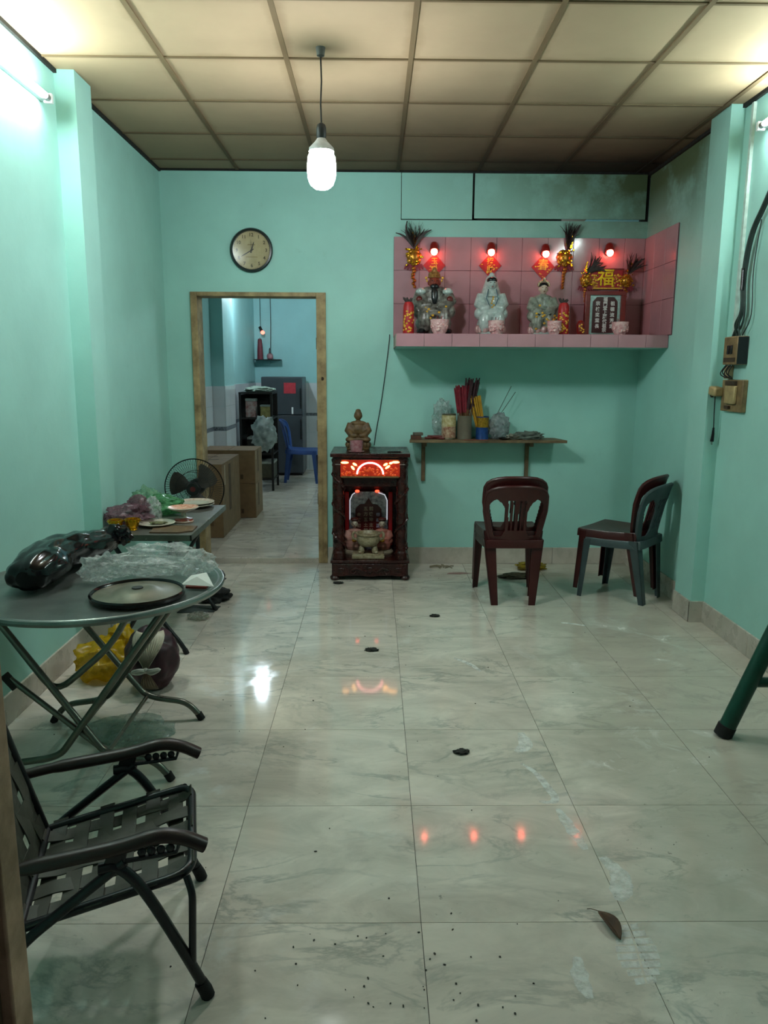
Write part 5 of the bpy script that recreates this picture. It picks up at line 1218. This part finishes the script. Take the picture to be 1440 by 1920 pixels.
MB().box(-.30, .30, -.29, .30, .03, 1.46).build('body', FRG, fr, bevel=.012); MB().box(-.30, .30, -.33, -.295, .05, .90).build('lower_door', FRG, fr, bevel=.008); MB().box(-.30, .30, -.33, -.295, .91, 1.455).build('upper_door', FRG, fr, bevel=.008)
for z in (.55, 1.0): MB().box(.265, .285, -.36, -.33, z, z + .3).build('handle', BLACK, fr, bevel=.005)
MB().box(.03, .205, -.333, -.3305, 1.22, 1.375).build('red_note', M('bright_red_note', 'b8303c', .5), fr); MB().box(.14, .165, -.336, -.3305, .92, 1.02).build('white_hook', WHITEM, fr, bevel=.004)
for x in (-.25, .25): MB().box(x - .03, x + .03, -.25, .25, 0.001, .03).build('foot', BLACK, fr)
c_ = chair('blue plastic chair in front of the refrigerator', (-1.03, 10.62), -PI / 2, BLUEPL, 'plastic chair in rear room', ZR); c_.scale = (1.05, 1.05, 1.05)
del c_['group']
rk = thing('metal_rack', 'dark cluttered metal rack against rear left wall', 'rack', (-1.52, 10.0, ZR)); DKM = M('dark_rusty_metal', '1f1c19', .6, .3, var=.4)
for x in (-.2, .2):
    for y in (-.25, .25): MB().box(x - .014, x + .014, y - .014, y + .014, 0, 1.26).build('post', DKM, rk)
MB().box(-.2, .2, .235, .25, .1, 1.24).build('back_panel', DKM, rk); MB().box(-.21, -.2, -.25, .25, .1, 1.24).build('side_panel', DKM, rk)
for z in (.14, .47, .93, 1.25): MB().box(-.215, .215, -.265, .265, z, z + .022).build('shelf', DKM, rk)
def mini(nm, lb, cat, x, y, z, dx, dy, dz, m): 
    t = thing(nm, lb, cat, (x, y, z)); MB().box(-dx / 2, dx / 2, -dy / 2, dy / 2, 0.001, dz * .86).build('body', m, t, bevel=.006); MB().box(-dx / 2 - .003, dx / 2 + .003, -dy / 2 - .003, dy / 2 + .003, dz * .86, dz).build('lid', M('pale_box_lid', '8f938c', .5), t, bevel=.004)
RZ = ZR + .952
mini('red_tub', 'red and white tub on the metal rack', 'tub', -1.59, 9.83, RZ, .13, .13, .24, M('red_white_print', '7d2f2c', .4, var=.6, scale=14, dark='b7a9a4')); mini('yellow_packet', 'yellow packet beside the red tub on rack', 'packet', -1.40, 9.82, RZ, .13, .12, .16, M('yellow_print', '9a8a52', .4, var=.5, scale=20)); 
o = crumple('folded_cloths', M('pale_green_cloth', '8f9f92', .8, var=.4, scale=14), None, (-1.50, 9.98, ZR + 1.272 + .03), (.20, .22, .045), 120, .3, 2.4, base=ZR + 1.273); tag(o, 'folded pale cloths on top of metal rack', 'cloth')
o = crumple('silver_bag', M('silver_white_plastic', 'a3aba8', .35, var=.35, scale=12, dark='5d6a66'), None, (-1.41, 9.68, .79), (.15, .055, .22), 122, .45, 2.4); tag(o, 'silver white plastic bag hanging from metal rack', 'bag')
mini('dark_pot_box', 'dark box on the middle shelf of rack', 'box', -1.50, 9.95, ZR + .493, .30, .30, .2, DKM); mini('olive_crate', 'olive crate on the lowest shelf of rack', 'crate', -1.48, 9.93, ZR + .163, .34, .36, .22, M('olive_crate', '3d3a28', .6, var=.3))
cs = thing('corner_shelf', 'small dark corner shelf high above the refrigerator', 'shelf', (-1.64, 11.82, 1.765)); MB().box(-.20, .20, -.12, .12, -.012, 0).build('board', DKM, cs, bevel=.002); MB().box(-.2, .02, .10, .12, -.09, -.012).build('bracket', MINT2, cs)
t = thing('red_candle_pillar', 'tall dark red candle on the corner shelf', 'candle', (-1.75, 11.78, 1.765)); MB().lathe([(.0, 0), (.045, 0), (.042, .14), (.032, .28), (.026, .305), (0, .31)], 16).build('wax', M('dull_maroon_wax', '6d2430', .5), t); MB().tube([(0, 0, .305), (0, 0, .325)], .004, 6).build('wick', BLACK, t)
t = thing('small_oil_lamp', 'small pink oil lamp on the corner shelf', 'lamp', (-1.60, 11.78, 1.765)); MB().lathe([(.03, 0), (.045, .01), (.05, .05), (.04, .08), (.02, .09)], 16).build('font', M('dusky_pink_glass', '9a6a70', .2), t); MB().lathe([(.018, .09), (.014, .15), (.006, .17)], 12).build('burner', BLACK, t)
t = thing('hanging_red_lamp', 'small red lamp hanging on a wire in the rear corner', 'lamp', (-1.74, 11.80, H)); MB().tube([(0, 0, 0), (0, .0, -.86)], .004, 6).build('wire', CORD, t); MB().tube([(-.012, 0, -.84), (.02, -.01, -.90)], .022, 10).build('socket', BLACK, t); MB().ell((.035, -.015, -.925), (.032, .03, .03), 12).build('bulb', M('coral_glow', 'ff7060', .3, emit=(1., .22, .15), es=3.), t)
o = MB().tube([(-1.60, 11.93, H), (-1.598, 11.93, 2.3), (-1.60, 11.86, 1.93)], .005, 6).build('lamp_flex', CORD); tag(o, 'thin flex hanging down to the small oil lamp', 'wire')
